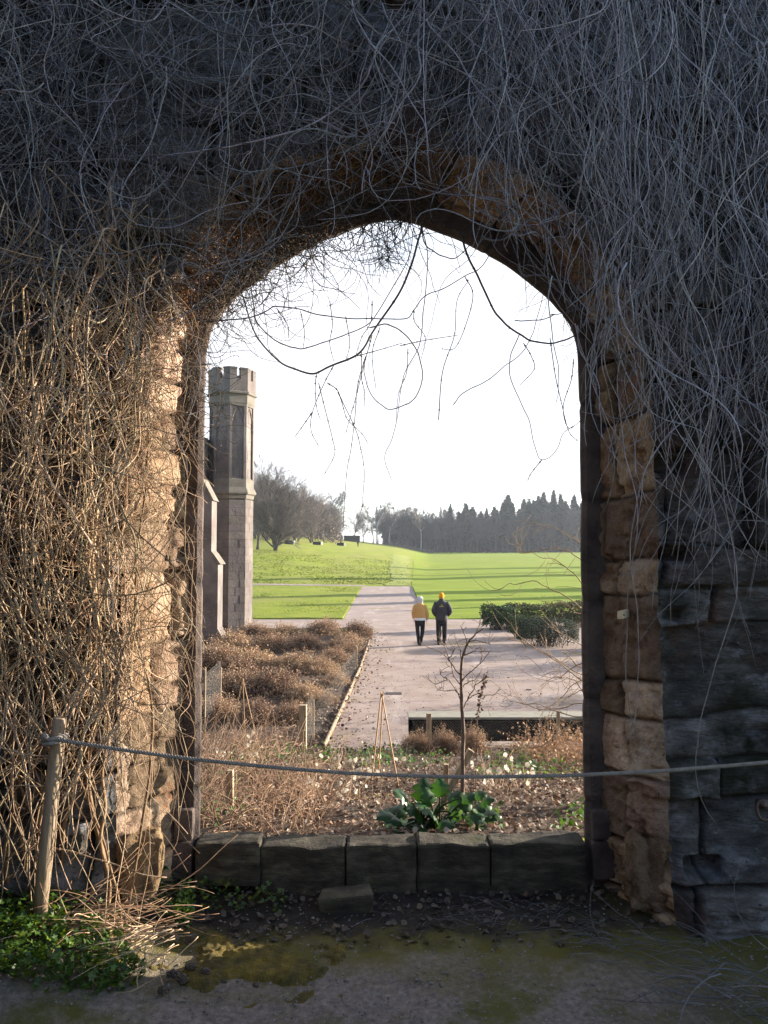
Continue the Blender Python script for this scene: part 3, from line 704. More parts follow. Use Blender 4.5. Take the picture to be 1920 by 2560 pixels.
# upper left / centre
g = Geo()
mass(g, 1500, 31, (-2.2, .5), (2.7, 4.5), (2.85, 3.28), (.6, 1.5), .26, .11, (.0012, .0027), sp0=.6, tl=(.18, 1.0), clump=75)
mass(g, 380, 32, (-2.2, .6), (3.4, 4.6), (2.8, 3.1), (.8, 1.7), .2, .12, (.0015, .003), sp0=.45, tl=(.5, 1.2), clump=24)
tag(g.build('vine_tangle', MT['vine']), 'curling grey bare vine stems covering the dark wall above the arch on the rope post side', 'vines', kind='stuff')
g = Geo()
mass(g, 1700, 41, (.35, 2.2), (2.5, 4.7), (2.75, 3.25), (.6, 1.55), .13, .2, (.0012, .0026), sp0=.3, tl=(.6, 1.5), clump=60, keep=.03)
mass(g, 420, 42, (.5, 2.2), (2.3, 4.4), (2.9, 3.28), (.5, 1.1), .32, .06, (.0012, .0026), sp0=.9, tl=(.4, 1.), keep=.03)
mass(g, 40, 43, (1.2, 2.0), (2.0, 2.6), (2.85, 3.15), (.8, 1.5), .16, .2, (.0015, .0028), sp0=.25, tl=(.5, 1.), clump=6)
tag(g.build('vine_tangle', MT['vine']), 'dense grey vine stems draping straight down the wall on the side of the wooden batten', 'vines', kind='stuff')
# sunlit curtain on the left
g = Geo()
mass(g, 390, 51, (-2.0, -.88), (1.2, 3.1), (2.78, 3.22), (.6, 1.5), .2, .12, (.0015, .0034), sp0=.5, tl=(.6, 1.25))
mass(g, 170, 52, (-1.9, -.95), (1.6, 2.9), (2.7, 3.0), (.8, 1.8), .14, .16, (.002, .0042), sp0=.35, tl=(1.0, 1.6), clump=16)
mass(g, 380, 53, (-1.7, -.95), (1.6, 2.95), (2.85, 3.3), (.15, .5), .4, .02, (.001, .002), sp0=1., tl=(.6, 1.2), M_=14)
mass(g, 60, 54, (-1.75, -1.0), (.9, 1.6), (2.7, 3.1), (.7, 1.3), .13, .14, (.002, .004), sp0=.6, tl=(1., 1.5))
mass(g, 55, 55, (-2.0, -1.4), (.1, .5), (3.0, 3.25), (.9, 1.8), .1, -.12, (.0015, .004), d0=(.35, -.05, 1), sp0=.3, tl=(.45, .9))
# stems trailing over the reveal, and a few thick woody trunks
mass(g, 620, 56, (-1.26, -.90), (.9, 3.0), (3.12, 3.42), (.35, 1.1), .22, .12, (.001, .0024), sp0=.55, tl=(.55, 1.2), keep=.02, grow=-.03)
mass(g, 260, 57, (-1.22, -.92), (1.4, 2.9), (3.05, 3.4), (.12, .4), .45, .02, (.0008, .0017), sp0=1., tl=(.5, 1.1), M_=14, keep=.02, grow=-.03)
r = np.random.default_rng(58)
for k in range(11):
    x0, x1 = r.uniform(-1.75, -.98), r.uniform(-1.9, -1.0); n_ = 40; t_ = np.linspace(0, 1, n_)
    p = np.stack([x0 + (x1 - x0) * t_ + .07 * fbm(np.c_[t_ * 4, np.full((n_, 2), k * 2.2)], 3, 3), 3.24 + .05 * fbm(np.c_[t_ * 5, np.full((n_, 2), k * 4.2)], 3, 5), .02 + t_ * r.uniform(1.8, 2.9)], -1)
    Rr = r.uniform(.006, .012) * np.linspace(1, .45, n_) * (1 + .12 * fbm(np.c_[t_ * 22, np.full((n_, 2), k)], 2, 5)); g.tube(p, Rr, 7, np.array([.62, .55, .48]) * r.uniform(.7, 1.2)); nodes(g, p[None], Rr[None], 6, 1.35, np.full((1, 3), .5))
tag(g.build('vine_tangle', MT['vine_b']), 'sunlit brown vine stems hanging in a curtain over the jamb behind the rope post', 'vines', kind='stuff')
# rusty fringe under the left haunch of the arch
g = Geo()
r = np.random.default_rng(61); N = 1500
k = (MID - 3 - (r.uniform(size=N) ** 1.0 * 66)).astype(int); s_ = r.uniform(0, 1, N)
base = B_[k] * (1 - s_)[:, None] + A_[k] * s_[:, None]
st = np.c_[base[:, 0], 3.36 + .3 * s_, base[:, 1]]; odk = outdir(B_)[k]
d = np.c_[-odk[:, 0] * .6, np.zeros(N) - .25, -odk[:, 1] * .4] + .7 * r.normal(size=(N, 3))
pts = strands(N, st, d, r.uniform(.1, .34, N), 14, .42, .05, 62)
io = in_open(pts, -.05).mean(1); pts = pts[(io < .12)]; N = len(pts); R = radii(N, 14, r.uniform(.001, .0022, N)); c = tints(N, .5, 1.1, 63) * np.array([1.1, .85, .68])
g.tubes(pts, R, 4, c); tag(g.build('vine_tangle', MT['vine_b']), 'fine rusty brown vine fringe clinging under the arch curve on the rope post side', 'vines', kind='stuff')

# traced strands against the sky (crop pixels -> photo pixels)
TR = [
 ('thick', [(985, 262), (965, 370), (915, 500), (870, 580), (800, 690), (740, 765), (660, 805), (580, 840), (510, 820), (450, 790), (380, 710), (345, 640), (320, 560), (295, 470)], 'thickest silhouette-dark vine swinging from the apex in a long curve towards the turret'),
 ('mid', [(140, 642), (250, 635), (330, 632), (400, 600), (440, 585), (520, 590), (600, 612), (700, 628), (800, 632), (920, 628), (960, 590), (1000, 540), (1060, 515), (1150, 470), (1210, 440), (1265, 360)], 'wavy vine stretching level across the whole arch below its apex'),
 ('thick', [(1125, 290), (1165, 390), (1215, 500), (1265, 605), (1320, 665), (1380, 700), (1450, 715), (1510, 715), (1590, 680)], 'thick vine arc sagging into the shaded jamb, clear of all others'),
 ('mid', [(790, 660), (860, 650), (920, 680), (970, 750), (990, 830), (970, 915), (930, 950), (880, 968), (840, 955), (800, 920), (775, 850), (772, 790)], 'vine curled into a nearly closed hanging loop in mid arch'),
 ('mid', [(340, 470), (350, 600), (380, 660), (430, 710), (490, 735), (540, 740), (610, 720), (700, 690), (780, 650), (850, 560), (930, 410), (960, 290)], 'vine drooping in a shallow bowl above the thickest one'),
 ('mid', [(985, 262), (1000, 340), (1030, 375), (1090, 400), (1130, 390), (1175, 340)], 'short hooked vine close under the apex'),
 ('thin', [(1105, 950), (1140, 910), (1200, 880), (1260, 840), (1310, 800), (1370, 750), (1400, 690), (1420, 620), (1450, 520), (1470, 470)], 'vine slanting down from the arch shoulder over the wood to a free tip'),
 ('thin', [(1352, 690), (1318, 780), (1330, 870), (1360, 950), (1395, 1020), (1415, 1110), (1440, 1160), (1495, 1125), (1520, 1070), (1560, 1030)], 'thin vine making a long V beside the shaded jamb'),
 ('thin', [(985, 262), (1010, 400), (995, 600), (985, 700), (935, 800), (905, 900), (880, 1050), (850, 1150), (870, 1240)], 'lone thin vine falling from the apex far below the loop'),
]
FINE = [[(760, 750), (760, 850), (770, 900), (770, 960)], [(655, 805), (620, 870), (575, 980), (570, 1050), (598, 1108)], [(590, 838), (585, 885), (590, 960), (605, 1010)],
 [(630, 870), (670, 900), (690, 960), (708, 1010), (760, 1060), (785, 1100)], [(775, 770), (745, 880), (735, 1000), (720, 1120), (705, 1200), (695, 1330), (690, 1420)],
 [(670, 905), (735, 1040), (755, 1110), (770, 1200), (765, 1300), (760, 1350)], [(640, 560), (650, 650), (640, 720), (655, 790)], [(598, 870), (620, 960), (650, 1080), (658, 1140), (620, 1215)],
 [(1470, 700), (1490, 840), (1510, 930), (1540, 1050), (1575, 1090)], [(1150, 470), (1180, 540), (1150, 660), (1110, 740), (1060, 742)], [(905, 730), (1000, 710), (1125, 690)],
 [(740, 770), (830, 745), (915, 720)], [(800, 560), (795, 640), (760, 700), (735, 780)], [(575, 980), (540, 1030), (508, 1075)], [(935, 740), (930, 830), (900, 910), (890, 1010)],
 [(1370, 720), (1400, 770), (1410, 820), (1355, 880)], [(1560, 780), (1550, 860), (1520, 960), (1540, 1040), (1590, 1010)], [(530, 600), (545, 680), (540, 740)], [(440, 590), (480, 650), (485, 700)],
 [(800, 690), (770, 800), (745, 900), (720, 990), (700, 1060)], [(830, 660), (800, 760), (815, 900)], [(700, 620), (715, 720), (700, 790)], [(958, 595), (960, 640), (1000, 700), (985, 780)],
 [(1440, 1160), (1400, 1210), (1385, 1240)], [(1050, 1010), (1065, 830), (1110, 690), (1120, 560), (1165, 480)]]
def crop7(l_, d): return np.array([P(400 + x / 1.508, 380 + y / 1.508, d) for x, y in l_])
def spline(p, n):
    m = len(p); t = np.linspace(0, m - 1, n); i = np.clip(t.astype(int), 0, m - 2); f = (t - i)[:, None]
    q = np.concatenate([2 * p[:1] - p[1:2], p, 2 * p[-1:] - p[-2:-1]])
    p0, p1, p2_, p3 = q[i], q[i + 1], q[i + 2], q[i + 3]
    return .5 * (2 * p1 + (p2_ - p0) * f + (2 * p0 - 5 * p1 + 4 * p2_ - p3) * f ** 2 + (3 * p1 - p0 - 3 * p2_ + p3) * f ** 3)
for k, (kind, l_, lab) in enumerate(TR):
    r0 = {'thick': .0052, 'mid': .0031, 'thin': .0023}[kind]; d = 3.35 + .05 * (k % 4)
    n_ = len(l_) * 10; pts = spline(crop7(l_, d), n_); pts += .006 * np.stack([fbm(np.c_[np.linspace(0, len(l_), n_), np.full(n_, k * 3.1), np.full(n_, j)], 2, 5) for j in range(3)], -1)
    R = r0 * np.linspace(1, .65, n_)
    g = Geo(); g.tube(pts, R, 6); nodes(g, pts[None], R[None], 14 if kind == 'thick' else 9, 1.6)
    tag(g.build('hanging_vine', MT['vine_sil']), lab, 'vine', 'vines hanging in the arch opening')
g = Geo()
for k, l_ in enumerate(FINE):
    n_ = len(l_) * 8; pts = spline(crop7(l_, 3.32 + .04 * (k % 6)), n_); R = .0023 * np.linspace(1, .6, n_)
    g.tube(pts, R, 4); nodes(g, pts[None], R[None], 6, 2.4)
r = np.random.default_rng(71)
N = 560; k = MID + (r.integers(-66, 12, N)); st = np.c_[F_[k, 0], r.uniform(3.35, 3.6, N), F_[k, 1] + .02]
pts = strands(N, st, np.c_[r.normal(size=N) * .8 + .3, r.normal(size=N) * .2, -r.uniform(.2, 1, N)], r.uniform(.12, .66, N), 18, .42, .1, 72, np.full(N, 3.45))
R = radii(N, 18, r.uniform(.0013, .0027, N)); g.tubes(pts, R, 4); nodes(g, pts, R, 4, 2.2)
N = 40; k = MID + r.integers(40, 78, N); st = np.c_[F_[k, 0], r.uniform(3.3, 3.6, N), F_[k, 1] + .02]
pts = strands(N, st, np.c_[r.normal(size=N) * .4 - .1, r.normal(size=N) * .2, -r.uniform(.5, 1, N)], r.uniform(.15, .45, N), 18, .2, .2, 73, np.full(N, 3.4))
R = radii(N, 18, r.uniform(.0009, .0017, N)); g.tubes(pts, R, 4); nodes(g, pts, R, 4, 2.2)
# knobbly fans near the apex
N = 60; st = np.tile(P(400 + 840 / 1.508, 380 + 400 / 1.508, 3.45), (N, 1)) + .02 * r.normal(size=(N, 3)); dd = r.normal(size=(N, 3)) * [1, .3, 1]
pts = strands(N, st, dd, r.uniform(.06, .22, N), 10, .15, .0, 75); R = radii(N, 10, r.uniform(.0009, .0016, N)); g.tubes(pts, R, 4); nodes(g, pts, R, 3, 2.2)
N = 120; k = MID + r.integers(-95, -70, N); st = np.c_[F_[k, 0] + .02, r.uniform(3.3, 3.55, N), F_[k, 1]]
pts = strands(N, st, np.c_[r.normal(size=N) * .7 + .35, r.normal(size=N) * .3, -r.uniform(.1, 1, N)], r.uniform(.1, .42, N), 18, .3, .1, 78, np.full(N, 3.35))
R = radii(N, 18, r.uniform(.001, .0022, N)); g.tubes(pts, R, 4); nodes(g, pts, R, 4, 2)
tag(g.build('vine_tangle', MT['vine_sil']), 'thin knobbly vine tips dangling against the white sky in the arch', 'vines', kind='stuff')

# twig heaps and foreground greenery
def heap(N, c, sx, sy, ang, h, seed, rr=(.0012, .003), lr=(.2, .6)):
    r = np.random.default_rng(seed); st = np.stack([c[0] + sx * r.normal(size=N), c[1] + sy * r.normal(size=N), c[2] + h * r.uniform(size=N) ** 2], -1)
    a = ang + .35 * r.normal(size=N); d = np.c_[np.cos(a), np.sin(a), .12 + .15 * r.normal(size=N)]
    pts = strands(N, st, d, r.uniform(*lr, N), 12, .1, .07, seed + 1); pts[..., 2] = np.maximum(pts[..., 2], c[2] - .02 + .006)
    return pts, radii(N, 12, r.uniform(*rr, N))
g = Geo()
c = P(330, 2290, 3.0); c[2] = .1
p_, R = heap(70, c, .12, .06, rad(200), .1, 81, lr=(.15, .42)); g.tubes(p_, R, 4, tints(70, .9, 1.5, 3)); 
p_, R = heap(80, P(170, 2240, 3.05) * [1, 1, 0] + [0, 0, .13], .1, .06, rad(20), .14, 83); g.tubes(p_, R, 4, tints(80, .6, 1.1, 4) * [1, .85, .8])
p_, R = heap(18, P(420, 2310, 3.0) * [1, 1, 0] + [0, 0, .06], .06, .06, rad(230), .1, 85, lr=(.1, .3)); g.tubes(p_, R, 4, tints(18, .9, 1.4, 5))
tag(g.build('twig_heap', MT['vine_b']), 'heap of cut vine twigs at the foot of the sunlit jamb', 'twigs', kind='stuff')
g = Geo()
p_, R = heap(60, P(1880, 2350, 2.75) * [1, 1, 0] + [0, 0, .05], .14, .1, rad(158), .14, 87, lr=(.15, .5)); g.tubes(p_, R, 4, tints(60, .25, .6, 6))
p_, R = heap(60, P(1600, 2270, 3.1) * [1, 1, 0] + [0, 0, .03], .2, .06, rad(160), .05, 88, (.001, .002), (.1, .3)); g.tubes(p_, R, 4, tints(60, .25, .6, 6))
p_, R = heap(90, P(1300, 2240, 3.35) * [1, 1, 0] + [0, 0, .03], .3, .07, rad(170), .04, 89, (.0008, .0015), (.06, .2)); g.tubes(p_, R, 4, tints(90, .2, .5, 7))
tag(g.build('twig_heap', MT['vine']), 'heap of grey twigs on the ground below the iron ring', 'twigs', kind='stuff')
# ivy and weeds on the ground, lower left
r = np.random.default_rng(91); g = Geo()
def ivy(N, xr, yr, seed, hmax=.1, sz=(.02, .05), dens=None):
    r = np.random.default_rng(seed); p = []
    while len(p) < N:
        x, y = r.uniform(*xr), r.uniform(*yr); q = G(x, y, .1 if x < 450 else .03)
        if float(fbm(np.array([q[0] * 3.5, q[1] * 3.5, seed]), 3)) > -.1 + (0 if dens is None else dens(x, y)):
            p.append([q[0], q[1], CZ(q[0], q[1]) + r.uniform(.0, hmax) ** 1.0])
    p = np.array(p); nrm = unit(np.c_[r.normal(size=(N, 2)) * .6, np.ones(N)]); 
    b = r.uniform(.6, 1.4, N)[:, None]; c = b * np.array([.055, .115, .018]) + r.uniform(0, 1, N)[:, None] ** 4 * np.array([.10, .10, .0])
    return p, r.uniform(*sz, N), nrm, c
p_, s_, nr, c = ivy(3000, (-150, 430), (2300, 2720), 92, dens=lambda x, y: max(0, (x - (410 - (y - 2330) * .62)) / 90)); g.leaves(p_, s_ * .6, nr, 'ivy', c * .7, seed=1)
p_, s_, nr, c = ivy(420, (380, 800), (2190, 2280), 93, .07); g.leaves(p_, s_ * .5, nr, 'ivy', c * .6, seed=2)
p_, s_, nr, c = ivy(600, (200, 480), (2250, 2360), 94, .08, (.008, .02)); g.leaves(p_, s_, nr, 'oval', c * 1.1, seed=3)
tag(g.build('ground_ivy', MT['leaf']), 'low ivy and weeds growing on the ground round the rope post foot', 'ivy', kind='stuff')
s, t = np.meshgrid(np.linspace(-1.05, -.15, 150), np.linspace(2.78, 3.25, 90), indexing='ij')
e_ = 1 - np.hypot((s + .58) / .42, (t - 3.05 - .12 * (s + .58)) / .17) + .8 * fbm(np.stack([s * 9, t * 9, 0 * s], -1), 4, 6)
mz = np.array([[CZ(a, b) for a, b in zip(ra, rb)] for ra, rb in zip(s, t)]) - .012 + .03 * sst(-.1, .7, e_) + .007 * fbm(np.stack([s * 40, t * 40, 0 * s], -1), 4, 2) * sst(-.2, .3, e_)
MT['moss'] = M('sun_gold_moss', [(.055, .045, .018), (.11, .082, .019), (.20, .14, .022)], 14, .95, 1., 90, bdist=.02, detail=10)  # moss with the pool of sunlight painted in as brighter gold
g = Geo(); g.grid(np.stack([s, t, mz], -1)); tag(g.build('moss_sun_patch', MT['moss'], smooth=True), 'moss patch on the courtyard ground beside the ivy, pool of sun painted into its gold', 'moss', kind='stuff')
# loose gravel, dead leaves
g = Geo(); N = 4200; r = np.random.default_rng(95)
q = np.array([G(x, y, 0) for x, y in zip(r.uniform(-100, 2000, N), 2215 + 345 * r.uniform(size=N) ** .8)])
q[:, 2] = [CZ(a, b) + .004 for a, b in q[:, :2]]
o8 = np.array([[1, .1, 0], [-.9, 0, .1], [0, 1, 0], [.2, -1, 0], [0, 0, .7], [0, .1, -.6]]); f = np.array([[0, 2, 4], [2, 1, 4], [1, 3, 4], [3, 0, 4], [2, 0, 5], [1, 2, 5], [3, 1, 5], [0, 3, 5]])
sz = .002 + .006 * r.uniform(size=N) ** 3; an = r.uniform(0, 6.28, N); ca, sa = np.cos(an), np.sin(an)
vv = np.stack([ca[:, None] * o8[:, 0] - sa[:, None] * o8[:, 1], sa[:, None] * o8[:, 0] + ca[:, None] * o8[:, 1], np.repeat(o8[None, :, 2], N, 0)], -1) * sz[:, None, None] * (.7 + .6 * r.uniform(size=(N, 1, 3)))
g.add((q[:, None] + vv).reshape(-1, 3), t=(np.arange(N)[:, None, None] * 6 + f[None]).reshape(-1, 3), c=np.repeat(tints(N, .10, .27, 8), 6, 0) * [1, .9, .85])
NL = 900; q = np.array([G(x, y, 0) for x, y in zip(r.uniform(380, 1700, NL), 2200 + 170 * r.uniform(size=NL) ** 1.6)]); q[:, 2] = [CZ(a, b) + .012 for a, b in q[:, :2]]
g.leaves(q, r.uniform(.012, .035, NL), unit(np.c_[r.normal(size=(NL, 2)) * .5, np.ones(NL)]), 'oval', tints(NL, .03, .12, 9) * [1.2, .9, .7], seed=5)
tag(g.build('loose_gravel', MT['litter']), 'loose pebbles and dead leaves on the courtyard ground', 'gravel', kind='stuff')
# dark clods by the mossy edge
for k, (x, y, s_) in enumerate([(478, 2420, .02), (455, 2450, .022), (515, 2432, .018), (410, 2480, .02), (430, 2440, .022), (640, 2465, .012), (560, 2455, .012)]):
    q = G(x, y, .02); g = Geo(); g.blob(q + [0, 0, s_ * .3], (s_, s_ * .8, s_ * .6), 3, .45, 3, (.08, .06, .045), k)
    tag(g.build('soil_clod', MT['litter']), ['dark soil clod at the edge of the sunlit moss, the bigger of the pair', 'dark flat soil clod at the ivy edge beside the moss', 'small clod just past the big pair on the moss', 'lowest big soil clod beside the ivy', 'soil clod between the ivy and the moss', 'tiny clod alone on bare gravel past the moss', 'tiny clod on the gravel below the sunlit moss'][k], 'clod', 'soil clods by the moss')

# ------------------------------------------------------------------ planting bed contents
def litter(N, xr, yr, sz, seed, f, flat=.55):
    r = np.random.default_rng(seed); x = r.uniform(*xr, N); y = yr[0] + (yr[1] - yr[0]) * r.uniform(size=N); z = f(x, y)
    pal = np.array([[.34, .22, .14], [.22, .12, .075], [.46, .34, .24], [.13, .075, .05], [.30, .17, .10], [.52, .42, .33]])
    c = pal[r.integers(0, 6, N)] * r.uniform(.35, .95, N)[:, None]
    return np.c_[x, y, z + r.uniform(0, .035, N)], r.uniform(*sz, N), unit(np.c_[r.normal(size=(N, 2)) * flat, np.ones(N)]), c
bedf = lambda x, y: bedz(y) + .035 * fbm(np.stack([x * 2, y * 2, 0 * x], -1), 4, 8)
g = Geo()
p_, s_, nr, c = litter(12000, (-2.2, 2.2), (3.8, 7), (.012, .036), 101, bedf); g.leaves(p_, s_, nr, 'oval', c, seed=11)
p_, s_, nr, c = litter(9000, (-4, 4), (6.5, 12.7), (.018, .045), 102, bedf); g.leaves(p_, s_, nr, 'oval', c * .95, seed=12)
lf = lambda x, y: -1.64 + 0 * x
p_, s_, nr, c = litter(5000, (-1.9, .2), (12.4, 30), (.03, .07), 103, lf)
k = p_[:, 0] < edge_l(p_[:, 1]) + .25 * np.abs(np.random.default_rng(1).normal(size=len(p_))) ** 2; g.leaves(p_[k], s_[k], nr[k], 'oval', c[k], seed=13)
r = np.random.default_rng(104); N = 1400; x = r.uniform(-1, 5, N); y = 12.6 + 12 * r.uniform(size=N) ** 2.2
g.leaves(np.c_[x, y, np.full(N, -1.675)], r.uniform(.02, .05, N), unit(np.c_[r.normal(size=(N, 2)) * .4, np.ones(N)]), 'oval', tints(N, .12, .3, 3) * [1.2, .85, .65], seed=14)
tag(g.build('leaf_litter', MT['litter']), 'fallen brown leaves carpeting the planting bed beyond the sill', 'dead leaves', kind='stuff')
# dead stems, lower left of the bed
def stems(N, xr, yr, lr, rr, seed, f, lean=.6, col=(.30, .17, .11), up=1, curl=.12):
    r = np.random.default_rng(seed); x = r.uniform(*xr, N); y = r.uniform(*yr, N); st = np.c_[x, y, f(x, y)]
    d = np.c_[r.normal(size=(N, 2)) * lean, np.full(N, up)]
    pts = strands(N, st, d, r.uniform(*lr, N), 10, curl, .05, seed + 1); return pts, radii(N, 10, r.uniform(*rr, N)), tints(N, .6, 1.4, seed) * np.array(col)
g = Geo()
for a in [((-1.6, -.35), (3.85, 5.6), (.15, .5), (.0012, .0035), 111, bedf, 1.2, (.32, .205, .13)), ((-2.2, -.4), (5., 8), (.2, .6), (.0015, .004), 112, bedf, 1., (.28, .18, .115)), ((-3.4, -1.3), (7.5, 13), (.3, .9), (.003, .006), 113, bedf, .8, (.28, .18, .115)), ((-.4, 1.6), (4.2, 12), (.1, .35), (.001, .003), 114, bedf, 1.3, (.33, .21, .14))]:
    N = {111: 750, 112: 650, 113: 650, 114: 500}[a[4]]; p_, R, c = stems(N, *a); g.tubes(p_, R, 4, c)
tag(g.build('dead_stems', MT['litter']), 'tangle of dead reddish stems lying over the bed nearest the sunlit jamb', 'dead stems', kind='stuff')
g = Geo(); p_, R, c = stems(700, (1.75, 3.8), (7.6, 11.3), (.25, .62), (.0015, .004), 115, bedf, .3, (.40, .24, .14)); g.tubes(p_, R, 4, c)
r = np.random.default_rng(5); k = r.integers(3, 10, (len(p_), 6)); q = p_[np.arange(len(p_))[:, None], k].reshape(-1, 3) + .012 * r.normal(size=(len(p_) * 6, 3)); g.leaves(q, r.uniform(.012, .035, len(q)), None, 'oval', tints(len(q), .7, 1.3, 4) * [.42, .25, .14], seed=16)
tag(g.build('dry_plants', MT['litter']), 'tall dry rust brown plants in the bed beside the shaded jamb', 'dry plants', kind='stuff')
# low green cover
g = Geo(); r = np.random.default_rng(116)
for (x0, x1, y0, y1, N, sz) in [(580, 830, 1850, 1915, 420, .05), (900, 1010, 1870, 1920, 160, .045), (1000, 1130, 1890, 1930, 120, .04), (1200, 1440, 1870, 1960, 260, .045), (820, 980, 1880, 1930, 160, .04), (1120, 1260, 2040, 2095, 120, .03), (1380, 1470, 2040, 2090, 60, .03), (500, 620, 1930, 2080, 90, .03)]:
    q = np.array([BED(a, b) for a, b in zip(r.uniform(x0, x1, N), r.uniform(y0, y1, N))]); q[:, 2] += r.uniform(0.02, .12, N)
    g.leaves(q, r.uniform(.5, 1.3, N) * sz, unit(np.c_[r.normal(size=(N, 2)) * .6, np.ones(N)]), 'oval', tints(N, .6, 1.5, N) * [.06, .115, .03], seed=N)
tag(g.build('ground_cover', MT['leaf']), 'low green leaves scattered over the planting bed', 'ground cover', kind='stuff')
# honesty plants with papery white pods
HP = [(700, 1815, 45, 'white papery seed pods nearest the wire corner post'), (620, 1880, 40, 'white seed pods under the cane tepee by the brown shrubs'), (560, 1880, 30, 'sparse white seed pods near the sunlit jamb'), (880, 1910, 55, 'broad white seed pods just beside the mid bed cane tepee'),
      (885, 1965, 40, 'tall white seed pods just below the rope at mid bed'), (800, 1935, 35, 'white seed pods behind the rope, between the two cane tepees'), (940, 1905, 45, 'white seed pods inside the mid bed cane tepee'), (1300, 1935, 50, 'white seed pods along the rope between sapling and shaded jamb'), (1230, 1935, 25, 'few white seed pods touching the sapling')]
for k, (x, y, w_, lab) in enumerate(HP):
    b = BED(x, y + 45); r = np.random.default_rng(120 + k); px_ = w_ / 1920 * b[1]; N = 9
    t_ = thing('honesty_plant', b, lab, 'plant', 'honesty plants in the bed')
    st = b + np.c_[r.normal(size=(N, 2)) * px_ * .4, np.zeros(N)]; pts = strands(N, st, np.c_[r.normal(size=(N, 2)) * .35, np.ones(N)], r.uniform(.15, .42, N) * b[1] / 7, 8, .1, 0, 130 + k)
    g = Geo(); g.tubes(pts, .0022, 4); g.build('stem', MT['cane'], t_)
    kk = r.integers(3, 8, (N, 2)); q = pts[np.arange(N)[:, None], kk].reshape(-1, 3) + .02 * r.normal(size=(N * 2, 3))
    g = Geo(); g.leaves(q, r.uniform(.024, .05, len(q)), unit(np.c_[r.normal(size=len(q)) * .9, -np.ones(len(q)), r.normal(size=len(q)) * .5]), 'oval', None, .5, .1, seed=k); g.build('foliage', MT['pod'], t_)
# canes
def tepee(ap, feet, d, lab):
    a = P(*ap, d); t_ = thing('cane_tepee', BED(ap[0], feet[0][1]), lab, 'garden canes', 'cane tepees in the bed')
    for k, f_ in enumerate(feet):
        b = BED(*f_); v = b - a; g = Geo(); s_ = a - v * .03 + np.array([.008 * (k - 1), 0, 0]); g.tube(s_ + (b + [0, 0, -.05] - s_) * np.linspace(0, 1, 5)[:, None], np.full(5, .006), 6); g.build('cane', MT['cane'], t_)
tepee((955, 1737), [(926, 1962), (1000, 1972), (945, 1945)], 6.35, 'cane tepee standing in mid bed before the gravel')
tepee((607, 1702), [(572, 1858), (615, 1885), (648, 1872)], 10.5, 'cane tepee in front of the brown shrubs')
# stakes
def stake(x0, y0, x1, y1, d, w_, lab, dz=.08, rz=.2):
    a, b = P(x0, y0, d), P(x1, y1, d); v = b - a; Ln = np.linalg.norm(v) + dz
    g = Geo(); c = a + v / np.linalg.norm(v) * Ln / 2
    g.box(c, (w_, w_, Ln), rz=0, bev=.004, ry=math.atan2(v[0], v[2]) if v[2] > 0 else math.atan2(-v[0], -v[2]))
    return tag(g.build('wooden_stake', MT['wood']), lab, 'stake', 'wooden stakes in the garden')
stake(575, 1925, 576, 2030, 4.9, .042, 'short square stake among dead stems next to the sunlit jamb')
stake(1115, 1910, 1112, 2010, 4.95, .034, 'short upright stake behind the big green leaves')
stake(1178, 1875, 1082, 2045, 4.25, .036, 'slanting stake leaning against the sapling')
# wire fences
def wiremesh(p0, p1, h, cell, name, root, r_=.0006):
    p0, p1 = np.array(p0), np.array(p1); Ln = np.linalg.norm((p1 - p0)[:2]); u = (p1 - p0) / Ln; g = Geo(); L_ = []
    n_ = int((Ln + h) / cell)
    for sgn in (1, -1):
        for i in range(-int(h / cell) - 1, int(Ln / cell) + 2):
            x0 = i * cell; pts = []
            xa, xb = (x0, x0 + h) if sgn > 0 else (x0 + h, x0)
            za, zb = 0, h
            t0, t1 = 0., 1.
            dx = xb - xa
            for lim, s2 in ((0, 1), (Ln, -1)):
                pass
            ts = sorted([(0 - xa) / dx, (Ln - xa) / dx]); t0, t1 = max(0, ts[0]), min(1, ts[1])
            if t1 - t0 < .02: continue
            L_.append([p0 + u * (xa + dx * t0) + [0, 0, h * t0], p0 + u * (xa + dx * t1) + [0, 0, h * t1]])
    g.tubes(np.array(L_), r_, 3, cap=False)
    for z in (0, h): g.tube(np.array([p0 + [0, 0, z], p1 + [0, 0, z]]), np.full(2, r_ * 1.3), 4)
    return g.build(name, MT['wire'], root)
def fpost(root, x, y, zb, zt, w_, nm='post'):
    g = Geo(); g.box((x, y, (zb + zt) / 2), (w_, w_, zt - zb), bev=.006); return g.build(nm, MT['wood'], root)
b = P(757, 1850, 12.0); b[2] = bedz(12.)
wf = thing('wire_fence', b, 'chicken wire on square posts along the shrub bed edge', 'fence')
fpost(wf, b[0], b[1], b[2] - .1, P(757, 1762, 12)[2], .11); c = P(783, 1840, 13.2)
fpost(wf, c[0], c[1], -1.75, P(783, 1748, 13.2)[2], .03); e = np.array([-.75, 21, -1.68])
wiremesh([b[0], b[1], -1.5], [c[0], c[1], -1.5], .62, .045, 'wire_mesh', wf)
wiremesh([c[0], c[1], -1.62], e, .55, .09, 'wire_mesh', wf)
fpost(wf, e[0], e[1], -1.75, -1.05, .05)
a = P(1072, 1850, 12.15); e = P(1396, 1850, 12.15)
wf = thing('wire_fence', [a[0], a[1], bedz(12.15)], 'chicken wire on stakes in front of the dark bench', 'fence')
fpost(wf, a[0], a[1], bedz(12.15) - .1, P(1072, 1783, 12.15)[2], .075); fpost(wf, e[0], e[1], bedz(12.15) - .1, P(1396, 1778, 12.15)[2], .05)
wiremesh([.45, 12.2, -1.55], [3.4, 12.2, -1.55], .45, .045, 'wire_mesh', wf, .0009)
